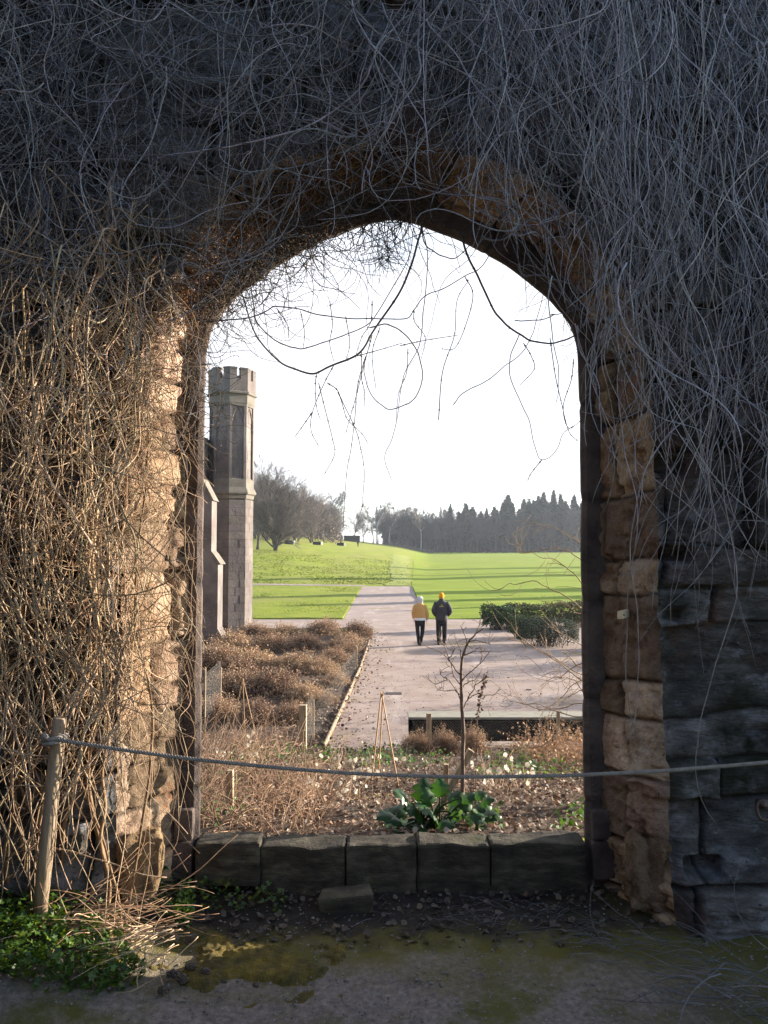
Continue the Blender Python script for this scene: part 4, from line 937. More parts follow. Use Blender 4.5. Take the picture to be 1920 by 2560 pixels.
a = P(515, 1740, 14.0); wf = thing('wire_fence', [a[0], 14, -1.7], 'low net on pale sticks beside the sunlit jamb', 'fence')
for x in (513, 552):
    q = P(x, 1700, 14 + (x - 513) * .04); fpost(wf, q[0], q[1], -1.75, P(x, 1668, q[1])[2], .025)
q0, q1 = P(513, 1740, 14.), P(552, 1720, 15.56); wiremesh([q0[0], q0[1], -1.5], [q1[0], q1[1], -1.5], .85, .05, 'wire_mesh', wf, .0008)
# timber edging along the bed
bd = []
for k in range(5):
    y0, y1 = 12.8 + 2.9 * k, 12.8 + 2.9 * (k + 1) - .03
    x0, x1 = edge_l(y0), edge_l(y1); g = Geo(); g.box(((x0 + x1) / 2, (y0 + y1) / 2, -1.66), (.03, math.hypot(y1 - y0, x1 - x0), .12), rz=-math.atan2(x1 - x0, y1 - y0), bev=.004)
    tag(g.build('edging_board', MT['postwood']), ['edging board of the shrub bed nearest the wire corner post', 'second edging board from the wire corner post', 'third edging board from the wire corner post, mid bed', 'fourth edging board from the wire corner post', 'farthest edging board of the shrub bed'][k], 'edging board', 'edging boards along the bed')
# bench
bx0, bx1 = P(1021, 1790, 12.65)[0], 4.6
bn = thing('garden_bench', ((bx0 + bx1) / 2, 12.9, -1.7), 'long low dark bench with a grey plank top at the gravel edge', 'bench')
zt = P(1021, 1778, 13.1)[2]
g = Geo(); g.box(((bx0 + bx1) / 2, 12.87, zt - .02), (bx1 - bx0, .47, .04), bev=.006); g.build('seat', MT['oldwood'], bn)
bm = bmesh.new(); zb = P(1021, 1853, 12.7)[2]; vs = [bm.verts.new((x, y, z)) for y in (12.7, 13.05) for x, z in ((bx0 + .01, zt - .042), (bx0 + .01, zb + .09), (bx0 + .12, zb), (bx1, zb), (bx1, zt - .042))]
bm.faces.new(vs[:5]); bm.faces.new(vs[5:][::-1])
for i in range(5): bm.faces.new((vs[(i + 1) % 5], vs[i], vs[5 + i], vs[5 + (i + 1) % 5]))
g = Geo(); g.bm(bm); g.build('apron', MT['darkwood'], bn)
for x in (bx0 + .65, bx0 + 2.4, bx1 - .4):
    g = Geo(); g.box((x, 12.87, (zb - 1.72) / 2), (.28, .34, zb + 1.72 - .004), bev=.01); g.build('leg', MT['darkwood'], bn)
for (x, y, w_) in [(985, 1733, .36), (960, 1746, .0), (1322, 1724, .12)]:
    if not w_: continue
    q = G(x, y, -1.68); g = Geo(); g.box(q + [0, 0, -.002], (w_, w_ * .7, .012), bev=.003)
    for k in range(5): g.box(q + [-w_ * .4 + w_ * .2 * k, 0, .006], (w_ * .08, w_ * .6, .006))
    tag(g.build('drain_cover', MT['iron']), 'larger iron drain cover in the gravel behind the cane tepee' if w_ > .3 else 'tiny iron drain cover in the gravel towards the hedge', 'drain cover', 'drain covers in the gravel')

# sapling
def trace(g, l_, d, r0, r1=None, k=5, wob=.003, seed=0, nn=8):
    n_ = len(l_) * nn; p = spline(np.array([P(x, y, d + dd) for x, y, dd in [(q + (0,))[:3] if len(q) == 2 else q for q in l_]]), n_)
    p = p + wob * np.stack([fbm(np.c_[np.linspace(0, len(l_) * 2, n_), np.full(n_, seed * 3.1), np.full(n_, j)], 2, 5) for j in range(3)], -1)
    R = np.linspace(r0, r1 or r0 * .4, n_); g.tube(p, R, k); return p, R
sp_b = P(1157, 2085, 4.15); sp_b[2] = bedz(4.15)
sap = thing('sapling', sp_b, 'slim bare young tree standing in the bed before the arch', 'sapling')
g = Geo(); trace(g, [(1157, 2092), (1156, 1980), (1158, 1860), (1155, 1760), (1153, 1690), (1158, 1640), (1172, 1605), (1190, 1585), (1210, 1572)], 4.15, .0135, .0025, 8, .002); g.build('trunk', MT['twig'], sap, smooth=True)
BR = [[(1155, 1760), (1140, 1725), (1120, 1700), (1090, 1712), (1065, 1690)], [(1154, 1715), (1135, 1690), (1122, 1650), (1098, 1630), (1070, 1618), (1048, 1623 - 20)], [(1153, 1690), (1130, 1660), (1120, 1645), (1112, 1615), (1085, 1600)],
      [(1156, 1775), (1170, 1748), (1195, 1735), (1230, 1738), (1252, 1718)], [(1155, 1745), (1138, 1727), (1112, 1727), (1092, 1725)], [(1154, 1703), (1175, 1682), (1200, 1660), (1222, 1632), (1228, 1622)], [(1156, 1660), (1150, 1625), (1140, 1600), (1132, 1576)],
      [(1160, 1636), (1166, 1610), (1160, 1580), (1155, 1572)], [(1172, 1605), (1190, 1600), (1215, 1608), (1228, 1612)], [(1155, 1720), (1172, 1705), (1192, 1695), (1205, 1672)], [(1120, 1700), (1105, 1690), (1100, 1680)], [(1122, 1650), (1135, 1625), (1128, 1612)],
      [(1200, 1660), (1206, 1640), (1200, 1630)], [(1170, 1748), (1182, 1725), (1200, 1705), (1212, 1690)], [(1180, 1595), (1196, 1570), (1200, 1560)], [(1158, 1640), (1180, 1630), (1192, 1620)], [(1112, 1615), (1100, 1605), (1090, 1610)]]
g = Geo(); tips = []
for k, l_ in enumerate(BR):
    p, R = trace(g, [(a, b, (.08 * math.sin(k * 2.3)) * i / len(l_)) for i, (a, b) in enumerate(l_)], 4.15, .0032, .0013, 5, .005, k); nodes(g, p[None], R[None], 7, 1.8)
    r = np.random.default_rng(k + 300); N = 5; kk = r.integers(8, len(p), N)
    q = strands(N, p[kk], np.c_[r.normal(size=N), r.normal(size=N) * .6, r.uniform(.1, 1, N)], r.uniform(.03, .1, N), 7, .15, -.05, 310 + k); g.tubes(q, .0012, 4); nodes(g, q, np.full((N, 7), .0012), 3, 2)
g.build('branches', MT['twig'], sap)
g = Geo(); p, R = trace(g, [(1190, 2010), (1192, 1880), (1195, 1790), (1202, 1740), (1212, 1700), (1222, 1675)], 4.6, .003, .0012, 5, .004, 5)
r = np.random.default_rng(6); N = 150; kk = r.integers(18, len(p) - 6, N); g.leaves(p[kk] + .008 * r.normal(size=(N, 3)), r.uniform(.008, .016, N), None, 'oval', (1.1, .8, .7), seed=8)
tag(g.build('dry_spike', MT['twig']), 'thin dry seed spike standing close beside the sapling', 'dry stem')
# bare shrub leaning in from the right
sh_b = np.array([1.75, 5.2, bedz(5.2)])
sh = thing('bare_shrub', sh_b, 'bare shrub with long twigs reaching in from behind the shaded jamb', 'shrub')
RB = [[(1640, 1640), (1500, 1560), (1400, 1480), (1330, 1455), (1280, 1460), (1228, 1475)], [(1620, 1560), (1480, 1480), (1420, 1420), (1370, 1395), (1300, 1380)], [(1600, 1500), (1500, 1390), (1440, 1350), (1390, 1322), (1330, 1300)], [(1560, 1500), (1455, 1400), (1400, 1375), (1300, 1385), (1310, 1350)],
      [(1650, 1720), (1480, 1700), (1380, 1640), (1300, 1605), (1255, 1597)], [(1640, 1760), (1500, 1730), (1400, 1660), (1340, 1620), (1290, 1580), (1278, 1555)], [(1640, 1700), (1500, 1640), (1430, 1600), (1380, 1570)], [(1640, 1800), (1460, 1790), (1350, 1770), (1290, 1755), (1245, 1735)],
      [(1640, 1800), (1470, 1760), (1380, 1770), (1300, 1750), (1270, 1727)], [(1620, 1680), (1480, 1690), (1400, 1745), (1350, 1790)], [(1600, 1640), (1470, 1650), (1400, 1690), (1350, 1712)], [(1600, 1560), (1500, 1540), (1440, 1530), (1405, 1500)], [(1640, 1840), (1480, 1800), (1350, 1860), (1300, 1868), (1260, 1862)],
      [(1620, 1720), (1490, 1720), (1430, 1735), (1390, 1770)], [(1620, 1700), (1470, 1672), (1420, 1640), (1405, 1600)], [(1620, 1760), (1480, 1740), (1430, 1700), (1395, 1690)]]
gm, gt = Geo(), Geo()
for k, l_ in enumerate(RB):
    dd = 4.6 + .12 * (k % 5); p0 = P(*l_[0], dd)
    p, R = trace(gt, l_, dd, .0045, .0014, 5, .012, 40 + k); nodes(gt, p[None], R[None], 6, 1.8)
    gm.tube(spline(np.array([sh_b + [.02 * (k % 4), .02 * (k % 3), 0], (sh_b + p0) / 2 + [.12, 0, .05], p0]), 14), np.linspace(.009, .0046, 14), 5)
    r = np.random.default_rng(k + 400); N = 7; kk = r.integers(10, len(p), N)
    q = strands(N, p[kk], np.c_[-r.uniform(.2, 1, N), r.normal(size=N) * .5, r.normal(size=N) * .7], r.uniform(.06, .25, N), 9, .12, -.02, 410 + k); gt.tubes(q, .0013, 4); nodes(gt, q, np.full((N, 9), .0013), 3, 2)
gm.build('stem', MT['twig'], sh); gt.build('twigs', MT['vine_b'], sh)
# big green leaved plant
kp = BED(1075, 2060); kp = np.array([kp[0] * 0 + P(1075, 2080, 4.05)[0], 4.05, bedz(4.05)])
pl = thing('leafy_plant', kp, 'big glossy green leafy plant at the foot of the sapling', 'plant')
r = np.random.default_rng(140)
LV = [(1010, 2030, .11), (1045, 2065, .12), (1095, 2060, .11), (1000, 2050, .1), (1180, 2060, .1), (1130, 2000, .1), (1205, 2005, .08), (1075, 2010, .1), (1150, 2085, .08), (990, 2075, .09), (1005, 2065, .15), (960 + 25, 2040, .12), (1060, 2000, .14), (1020, 2000, .12), (1085, 2035, .16), (1130, 2030, .14), (1160, 2000, .09), (1200, 2020, .1), (1215, 2040, .1), (1100, 1985, .1), (1040, 2085, .12), (1110, 2080, .1), (1190, 1990, .07), (985, 2085, .1), (1070, 2075, .13), (1140, 2060, .12), (1170, 2040, .1), (1055, 2040, .15)]
g, gs = Geo(), Geo(); 
for k, (x, y, s_) in enumerate(LV):
    tip = P(x, y, 3.95 + .2 * r.uniform()); n_ = 9; root = kp + [.04 * r.normal(), .03 * r.normal(), 0]
    mid_ = (root + tip) / 2 + [0, 0, .06]; ax = spline(np.array([root, mid_, tip]), 12); gs.tube(ax[:9], np.linspace(.006, .004, 9), 5, (.03, .055, .015))
    dv = unit((tip - root)[None])[0]; side = unit(np.cross(dv, [0, -.5, 1])[None])[0]; up_ = np.cross(side, dv); s_ *= .66
    t_ = np.linspace(0, 1, 11); wv = s_ * .62 * np.sin(np.pi * np.clip(t_, 0, 1) ** .8) ** .7 + .004; rows = []
    for j in np.linspace(-1, 1, 9):
        ruff = 1 + .32 * np.sin(t_ * 22 + k) * abs(j) ** 3
        rows.append(tip[None] - dv * s_ * .35 + dv[None] * (t_ * s_ * 1.5)[:, None] + side[None] * (j * wv * ruff)[:, None] + up_[None] * ((-.35 * (t_ - .35) ** 2 * s_ * 3 - .16 * s_ * abs(j) ** 1.5 + .07 * s_ * np.sin(t_ * 22 + 2 * j + k) * abs(j)))[:, None])
    b = r.uniform(.6, 1.3); g.grid(np.stack(rows), np.tile(b * np.array([.022, .065, .018]), (99, 1)))
gs.build('stalks', MT['leaf'], pl); lo = g.build('leaves', MT['leaf'], pl, smooth=True)
# long curved twig lying at mid bed
g = Geo(); trace(g, [(905, 2068), (930, 2058), (955, 2040), (970, 2033)], 4.6, .006, .004, 5); tag(g.build('fallen_twig', MT['vine_b']), 'pale bent twig lying on the leaves beside the leafy plant', 'twig')

# brown shrubs along the court
def shrub_proto(seed, R_, H_, col, N=900):
    r = np.random.default_rng(seed); t_ = thing('brown_shrub', (0, 0, 0), 'x', 'shrub', 'brown shrubs in the long bed')
    th = np.arccos(r.uniform(.05, 1, N)); ph = r.uniform(0, 6.283, N)
    d = np.c_[np.sin(th) * np.cos(ph), np.sin(th) * np.sin(ph), np.cos(th)]; ln = (.75 + .4 * fbm(d * 2.2, 3, seed)) * r.uniform(.75, 1.1, N)
    st = np.c_[r.normal(size=(N, 2)) * .12, np.zeros(N)]
    pts = strands(N, st, d, ln, 9, .09, .02, seed); pts = pts * np.array([R_, R_, H_])
    g = Geo(); g.tubes(pts, radii(N, 9, r.uniform(.003, .006, N)), 3, tints(N, .6, 1.3, seed) * np.array([.19, .13, .088]), cap=False); g.build('stems', MT['shrub'], t_)
    k = 5 + (4 * r.uniform(size=(N, 14)) ** .6).astype(int).clip(0, 3); q = pts[np.arange(N)[:, None], k].reshape(-1, 3) + .035 * r.normal(size=(N * 14, 3))
    c = tints(len(q), .55, 1.35, seed + 1, .1) * np.array(col)
    g = Geo(); g.leaves(q, r.uniform(.014, .034, len(q)), None, 'oval', c, seed=seed); g.build('dead_heads', MT['shrub'], t_)
    return t_
protos = [shrub_proto(151, .85, .8, (.36, .25, .165)), shrub_proto(152, .8, .7, (.46, .33, .21)), shrub_proto(153, .75, .75, (.26, .175, .12))]
SH = [(835, 22.6, .75, 0, 'brown shrub at the bed edge just nearer than the walkers'), (838, 18.6, .6, 1, 'small tan shrub spilling on the edging half way along'), (812, 16.2, .5, 0, 'smallest brown shrub on the edging near the wire corner'), (875, 26.6, .85, 1, 'tan shrub at the far bed edge before the dark one'), (600, 20, 1., 2, 'dark shrub between the buttress and mid bed'), (640, 29.3, 1.0, 0, 'brown shrub at the back of the bed nearest the turret'), (725, 29, 1., 1, 'brown shrub in the back row, second from the turret'), (810, 29.5, 1.05, 0, 'brown shrub in the back row before the lawn corner'), (893, 28.6, 1.0, 2, 'dark brown shrub at the far corner of the bed by the walk'),
      (585, 25.5, 1.1, 1, 'tan shrub in front of the turret foot'), (680, 25, 1.1, 0, 'brown shrub of the third row between tan and dark neighbours'), (770, 25.3, 1.05, 2, 'dark brown shrub in the middle of the bed'), (860, 24.8, .9, 0, 'brown shrub at the bed edge opposite the two walkers'),
      (555, 21.5, 1.15, 0, 'brown shrub beside the stone buttress foot'), (645, 21, 1.1, 1, 'tan shrub mid bed behind the dark mound'), (735, 20.8, 1., 1, 'tan shrub with pale heads towards the gravel'), (800, 20.4, .85, 1, 'tan shrub at the bed edge by the mossy gravel'),
      (690, 17.5, 1.15, 2, 'large dark mound shrub behind the wire corner'), (770, 17, .8, 1, 'tan shrub spilling over the edging near the wire corner'), (590, 17.6, 1.0, 0, 'brown shrub behind the cane tepee among the shrubs'), (640, 14.6, .75, 2, 'low dark shrub just behind the cane tepee among the shrubs'), (740, 14.9, .6, 0, 'small brown shrub directly behind the wire post'), (540, 15, .8, 0, 'brown shrub nearest the sunlit jamb')]
used = set()
for k, (px_, d, s_, pi, lab) in enumerate(SH):
    o = protos[pi] if pi not in used else copy_tree(protos[pi]); used.add(pi)
    o.location = ((px_ - 960) / F * d, d, -1.7); o.scale = (s_, s_, s_ * (.9 + .1 * math.sin(k))); o.rotation_euler.z = k * 1.7; o['label'] = lab
# small shrubs before the bench
for k, (x, y, d, lab) in enumerate([(1040, 1855, 11.3, 'small rusty shrub at the open end of the bench'), (1110, 1850, 11.2, 'small rusty shrub in front of the bench beside the sapling'), (1180, 1860, 11., 'small rusty shrub before the bench beside the dry spike')]):
    o = copy_tree(protos[0]); o.location = ((x - 960) / F * d, d, bedz(d)); o.scale = (.36, .3, .5 + .06 * k); o.rotation_euler.z = k * 2.1; o['label'] = lab; o['group'] = 'small shrubs before the bench'

# clipped hedges
def hedge(c, size, lab, N, col, rough=.12, seed=0, leaf=(.03, .06), name='clipped_hedge', cat='hedge', grp=None):
    r = np.random.default_rng(seed); t_ = thing(name, (c[0], c[1], -1.7), lab, cat, grp)
    h = np.array(size) / 2; d = unit(r.normal(size=(N, 3))); d[:, 2] = np.abs(d[:, 2]) - .35 * r.uniform(size=N); pn = 5.
    rr = (np.abs(d) ** pn).sum(1) ** (-1 / pn); q = d * rr[:, None]
    q = q * (1 + rough * fbm(d * 3 + seed, 4, seed))[:, None] * (1 - .22 * r.uniform(size=N) ** 2)[:, None]
    p = q * np.array([h[0], h[1], size[2] * .62]) + [c[0], c[1], -1.7 + size[2] * .38]; p[:, 2] = np.maximum(p[:, 2], -1.66)
    g = Geo(); g.leaves(p, r.uniform(*leaf, N), unit(d + .7 * r.normal(size=(N, 3))), 'oval', tints(N, .5, 1.5, seed) * np.array(col), .35, seed=seed); g.build('foliage', MT['yew'], t_)
    g = Geo(); N2 = 60; st = np.c_[c[0] + h[0] * .3 * r.normal(size=N2), c[1] + h[1] * .3 * r.normal(size=N2), np.full(N2, -1.7)]
    g.tubes(strands(N2, st, np.c_[r.normal(size=(N2, 2)) * .3, np.ones(N2)], np.full(N2, size[2] * .8), 8, .1, 0, seed), .012, 4, (1, 1, 1)); g.build('stems', MT['bark'], t_)
YEW, LAU = (.014, .028, .012), (.06, .085, .028)
hedge((5.55, 26.4), (2.0, 1.6, .92), 'dark clipped yew block beside the shaded jamb', 16000, YEW, .03, 201, (.02, .04))
hedge((5.3, 28.6), (1.3, 1.3, .82), 'dark rounded yew just behind the clipped block', 5000, (.03, .055, .016), .1, 202)
hedge((4.7, 31.6), (1.3, 1.1, .95), 'loose green shrub at the walk end of the hedge row', 4000, (.045, .075, .028), .25, 203, (.05, .1))
hedge((6.1, 32.2), (1.7, 1.2, .95), 'olive green shrub second in the hedge row', 4200, (.085, .095, .03), .25, 204, (.05, .1))
hedge((7.9, 32.6), (1.9, 1.3, 1.0), 'brownish green shrub at the jamb end of the hedge row', 4200, (.09, .085, .035), .25, 205, (.05, .1))
hedge((7.4, 25.2), (1.4, 1.4, 1.1), 'dark yew just showing beside the shaded jamb', 4500, YEW, .08, 206)
hedge((7.6, 22.6), (1.7, 1.5, 1.25), 'dark yew out of sight past the shaded jamb', 3000, YEW, .08, 207)
hedge((7.0, 17.6), (2.2, 2.0, 1.3), 'dark evergreen bush past the end of the bench', 3000, YEW, .1, 208)
for k, (x, y, a, b) in enumerate([(5.2, 25.9, 1.8, 1.1), (5.2, 28.4, 1.2, .8)]):
    pass

# ------------------------------------------------------------------ castle with turret
TD = 31.0; tx, ty = (577 - 960) / F * TD, TD
cas = thing('ruined_castle', (tx - 1, ty - 2, -1.7), 'red sandstone castle ruin with an octagonal battlemented turret beyond the sunlit jamb', 'castle')
def zpx(y, d): return P(960, y, d)[2]
A0 = math.radians(96)
def octo(R): 
    an = -np.pi / 2 + A0 - np.arange(8) * np.pi / 4    # angle measured from the camera-facing direction
    return np.c_[tx + R * np.cos(an), ty + R * np.sin(an)][::-1]
R0 = 55 / F * TD
Z = {k: zpx(y, TD) for k, y in dict(top=933, cren=957, par=992, m1=1000, m2=1016, p0=1022, p1=1190, s0=1222, s1=1240, s2=1252).items()}
def octring(rings, name, mat, ncz=None, col=None):
    g = Geo(); pts = []
    for R, z in rings: pts.append(np.c_[np.vstack([octo(R), octo(R)[:1]]), np.full(9, z)])
    g.grid(np.stack(pts, 1), flip=True); return g
def shaft(z0, z1, R, nz, name):
    # ashlar blocks: courses per face with slight tint changes
    g = Geo(); r = np.random.default_rng(17); o_ = octo(R)
    for f_ in range(8):
        a, b = o_[f_], o_[(f_ + 1) % 8]
        zz = np.linspace(z0, z1, nz + 1)
        for i in range(nz):
            cuts = sorted([0, 1] + list(r.uniform(.25, .75, 1 + i % 2)))
            for u0, u1 in zip(cuts[:-1], cuts[1:]):
                nrm = unit(((a + b) / 2 - [tx, ty])[None])[0]; e = .006 * r.uniform(-1, 1)
                pa, pb = a + (b - a) * u0 + nrm * e, a + (b - a) * u1 + nrm * e; k = .012
                u_ = (b - a) / np.linalg.norm(b - a); pa2, pb2 = pa + u_ * .004, pb - u_ * .004
                cc = r.uniform(.9, 1.08) * np.array([1, r.uniform(.97, 1.03), r.uniform(.96, 1.04)])
                g.add([[*pa2, zz[i] + .004], [*pb2, zz[i] + .004], [*pb2, zz[i + 1] - .004], [*pa2, zz[i + 1] - .004]], [[0, 1, 2, 3]], c=cc)
    ii = octo(R - .012); 
    pts = np.stack([np.c_[np.vstack([ii, ii[:1]]), np.full(9, z)] for z in (z0, z1)], 1); g.grid(pts, np.full((9, 2, 3), .55))
    return g
shaft(-1.8, Z['s2'], R0, 17, '').build('turret_shaft', MT['castle'], cas)
R1 = R0 * 1.0
g = shaft(Z['s0'], Z['m2'], R1 * .93, 9, '')
g.build('turret_drum', MT['castle'], cas)
# panel framing: corner shafts, tops with pointed blind arches
g = Geo(); o_ = octo(R1)
for f_ in range(8):
    a, b = o_[f_], o_[(f_ + 1) % 8]; u_ = (b - a) / np.linalg.norm(b - a); nrm = unit(((a + b) / 2 - [tx, ty])[None])[0]; W_ = np.linalg.norm(b - a)
    for c0 in (a + u_ * .05, b - u_ * .05):
        g.box((c0[0] - nrm[0] * .04, c0[1] - nrm[1] * .04, (Z['s0'] + Z['m2']) / 2), (.1, .1, Z['m2'] - Z['s0'] - .01), rz=math.atan2(u_[1], u_[0]))
    zt_, hgt = Z['m2'] - .1, .62
    hw = W_ / 2 - .1
    th = np.linspace(0, 1, 9)
    xo = hw * (1 - th); zo = zt_ - hgt + hgt * np.sqrt(np.clip(1 - (1 - th) ** 1.7, 0, 1)); zo = zt_ - hgt + hgt * th ** .62
    mid_ = (a + b) / 2 - nrm * .035
    for sg in (1, -1):
        top = np.stack([mid_[0] + sg * u_[0] * hw * np.ones(9), mid_[1] + sg * u_[1] * hw * np.ones(9), zo], -1); ar = np.stack([mid_[0] + sg * u_[0] * xo, mid_[1] + sg * u_[1] * xo, zo], -1)
        g.grid(np.stack([top, ar], 1)); g.tube(ar, np.full(9, .022), 5)
g.build('turret_panels', MT['castle'], cas)
g = octring([(R1 * .9, Z['s2'] - .02), (R1 * 1.02, Z['s2'] + .06), (R1 * 1.04, Z['s1']), (R1 * 1.13, Z['s1'] + .05), (R1 * 1.13, Z['s1'] + .12), (R1 * 1.02, Z['s0'] + .02), (R1 * 1.015, Z['s0'] + .32), (R1 * .95, Z['s0'] + .38), (R1 * .9, Z['s0'] + .4)], '', None); g.build('string_course', MT['castle_l'], cas)
g = octring([(R1 * .9, Z['m2'] - .12), (R1 * 1.02, Z['m2'] - .1), (R1 * 1.03, Z['m2'] - .02), (R1 * 1.05, Z['m2'] + .02), (R1 * 1.06, Z['m1'] + .08), (R1 * 1.15, Z['m1'] + .12), (R1 * 1.15, Z['m1'] + .18), (R1 * 1.08, Z['m1'] + .24), (R1 * 1.0, Z['m1'] + .24)], '', None); g.build('cornice', MT['castle_l'], cas)
g = octring([(R1 * 1.03, Z['m1']), (R1 * 1.06, Z['m1'] + .22), (R1 * 1.08, Z['m1'] + .26), (R1 * 1.08, Z['cren']), (R1 * .86, Z['cren']), (R1 * .8, Z['m1'])], '', None); g.build('parapet', MT['castle'], cas)
o_, oi = octo(R1 * 1.08), octo(R1 * .86)
for f_ in range(8):       # merlons wrap each corner, embrasures mid-face
    a, b, c = o_[f_ - 1], o_[f_], o_[(f_ + 1) % 8]; ai, bi, ci = oi[f_ - 1], oi[f_], oi[(f_ + 1) % 8]
    lo_, hi_ = .61, .39
    poly = np.array([a + (b - a) * lo_, b, b + (c - b) * hi_, bi + (ci - bi) * hi_, bi, ai + (bi - ai) * lo_])
    g = Geo(); v = np.concatenate([np.c_[poly, np.full(6, Z['cren'] - .002)], np.c_[poly, np.full(6, Z['top'])]])
    q = [(i, (i + 1) % 6, 6 + (i + 1) % 6, 6 + i) for i in range(6)] + [(6, 7, 10, 11), (7, 8, 9, 10)]
    g.add(v, q)
    pc = poly.mean(0); pp = pc + (poly - pc) * 1.08; v = np.concatenate([np.c_[pp, np.full(6, Z['top'])], np.c_[pp, np.full(6, Z['top'] + .07)]]); g.add(v, q)
    g.build('merlon', MT['castle'], cas)
# wall running back towards the viewer and its stepped buttress
g = Geo(); r = np.random.default_rng(23)
WX = -7.05
for i in range(15):
    z0 = -1.8 + i * .52; y_ = 14 + r.uniform(0, .8)
    while y_ < 31:
        wd = r.uniform(.7, 1.3); g.box((WX - .2, y_ + wd / 2, z0 + .26), (.4 + .01 * r.uniform(-1, 1), wd - .01, .51), col=r.uniform(.85, 1.12) * np.array([1, .98, .97])); y_ += wd
g.box((WX - .35, 22.5, 2.1), (.5, 17, 7.9), col=(.6, .6, .6))
g.build('castle_wall', MT['castle'], cas)
BD = 26.6; bxr = lambda px_: (px_ - 960) / F * BD
g = Geo()
def bpoly(pts, y0, y1):
    n_ = len(pts); v = [[x, y0, z] for x, z in pts] + [[x, y1, z] for x, z in pts]; bm = bmesh.new(); vs = [bm.verts.new(p) for p in v]
    bm.faces.new(vs[:n_]); bm.faces.new(vs[n_:][::-1])
    for i in range(n_): bm.faces.new((vs[(i + 1) % n_], vs[i], vs[n_ + i], vs[n_ + (i + 1) % n_]))
    bmesh.ops.recalc_face_normals(bm, faces=bm.faces[:]); g.bm(bm)
zb_ = lambda y: zpx(y, BD)
bpoly([(WX - .05, -1.8), (bxr(556), -1.8), (bxr(556), zb_(1590)), (bxr(546), zb_(1572)), (bxr(546), zb_(1412)), (bxr(529), zb_(1378)), (bxr(529), zb_(1250)), (bxr(506), zb_(1200)), (WX - .05, zb_(1180))], BD, BD + .8)
g.build('buttress', MT['castle'], cas)
g = Geo(); bpoly([(bxr(541), zb_(1411)), (bxr(553), zb_(1411)), (bxr(536), zb_(1386)), (bxr(529), zb_(1378))], BD - .03, BD + .83); g.build('weathering', MT['castle_l'], cas); g = Geo(); bpoly([(bxr(527), zb_(1249)), (bxr(534), zb_(1251)), (bxr(505), zb_(1196)), (bxr(500), zb_(1200))], BD - .03, BD + .83); g.build('weathering', MT['castle_l'], cas)
g = Geo(); q = G(520, 1665); g.box((q[0] - .3, q[1], -1.45), (1.1, .8, .5), bev=.03, jit=.05); tag(g.build('stone_plinth', MT['castle_l']), 'pale low stone plinth showing beside the sunlit jamb', 'stone')

# ------------------------------------------------------------------ people
def limb(g, pts, rs, k=10): 
    p = spline(np.array(pts, float), 4 * len(pts)); R = np.interp(np.linspace(0, 1, len(p)), np.linspace(0, 1, len(rs)), rs); g.tube(p, R, k)
def hand(g, w_, dirv, s_=1):
    w_ = np.array(w_); d = unit(np.array([dirv], float))[0]; sx_ = np.array([s_, 0, 0]); fy = np.array([0, 1., 0])
    g.blob(w_ + d * .045, (.018, .04, .05), 2, .02)
    for k, (ln, o_) in enumerate([(.07, -.03), (.08, -.01), (.075, .01), (.06, .03)]):
        b = w_ + d * .085 + fy * o_ ; limb(g, [b - d * .02, b + d * ln * .5 - sx_ * .004, b + d * ln - sx_ * .018 ], [.0095, .009, .0075], 6)
    b = w_ + d * .03 + fy * .035; limb(g, [b, b + fy * .025 + d * .03, b + fy * .03 + d * .06], [.011, .0105, .008], 6)
def person_at(px_, py, lab):
    q = G(px_, py, -1.688); return thing('person', q, lab, 'person', 'people walking on the gravel'), q
# woman: mustard jumper
wt, q = person_at(1050, 1613, 'person with silver hair in a mustard jumper and black trousers walking away')
H = lambda *p: np.array(p)
g = Geo()  # body
g.loft([(0, .02, 1.5 + z, r_, r_ * 1.12) for z, r_ in [(-.09, .05), (-.04, .052), (0, .066), (.05, .078), (.1, .076), (.14, .055), (.155, .02)]])
g.loft([(0, 0, z, a, b) for z, a, b in [(.82, .10, .08), (.95, .165, .11), (1.1, .14, .10), (1.28, .165, .10), (1.38, .15, .085), (1.43, .06, .055)]])
g.blob((0, .10, 1.535), (.012, .02, .018), 2, .05); 
for s_ in (1, -1): g.blob((s_ * .077, .02, 1.54), (.012, .02, .03), 2, .05)
LA = [(-.155, 0, 1.36), (-.21, -.02, 1.12), (-.20, .06, .90)]; RA = [(.155, 0, 1.36), (.225, -.03, 1.1), (.235, .0, .85)]
for A_l in (LA, RA): limb(g, A_l, [.05, .042, .028])
hand(g, LA[-1], (0, .15, -1), 1); hand(g, RA[-1], (.0, .05, -1), -1)
LL = [(-.085, 0, .86), (-.075, .03, .48), (-.04, -.06, .09)]; RL = [(.085, 0, .86), (.08, .02, .46), (.03, .02, .09)]
for A_l in (LL, RL): limb(g, A_l, [.075, .05, .035])
def shift(gg, q): gg.v = [v + q for v in gg.v]; return gg
shift(remesh(g, .008, 3), q).build('body', MT['skin'], wt, smooth=True)
g = Geo(); g.loft([(0, 0, z, a, b) for z, a, b in [(.93, .20, .15), (.97, .215, .155), (1.1, .205, .15), (1.25, .205, .145), (1.36, .175, .12), (1.42, .10, .085), (1.45, .062, .062)]], 20)
limb(g, [(-.15, 0, 1.36), (-.225, -.02, 1.12), (-.215, .05, .92)], [.07, .068, .05]); limb(g, [(.15, 0, 1.36), (.24, -.03, 1.1), (.25, .0, .88)], [.07, .068, .05])
shift(remesh(g, .011, 3), q).build('jumper', MT['mustard'], wt, smooth=True)
g = Geo(); g.loft([(0, 0, z, a, b) for z, a, b in [(.845, .17, .13), (.86, .196, .145), (.92, .20, .147), (.98, .19, .14)]], 20); shift(remesh(g, .011, 2), q).build('shirt_hem', MT['white'], wt, smooth=True)
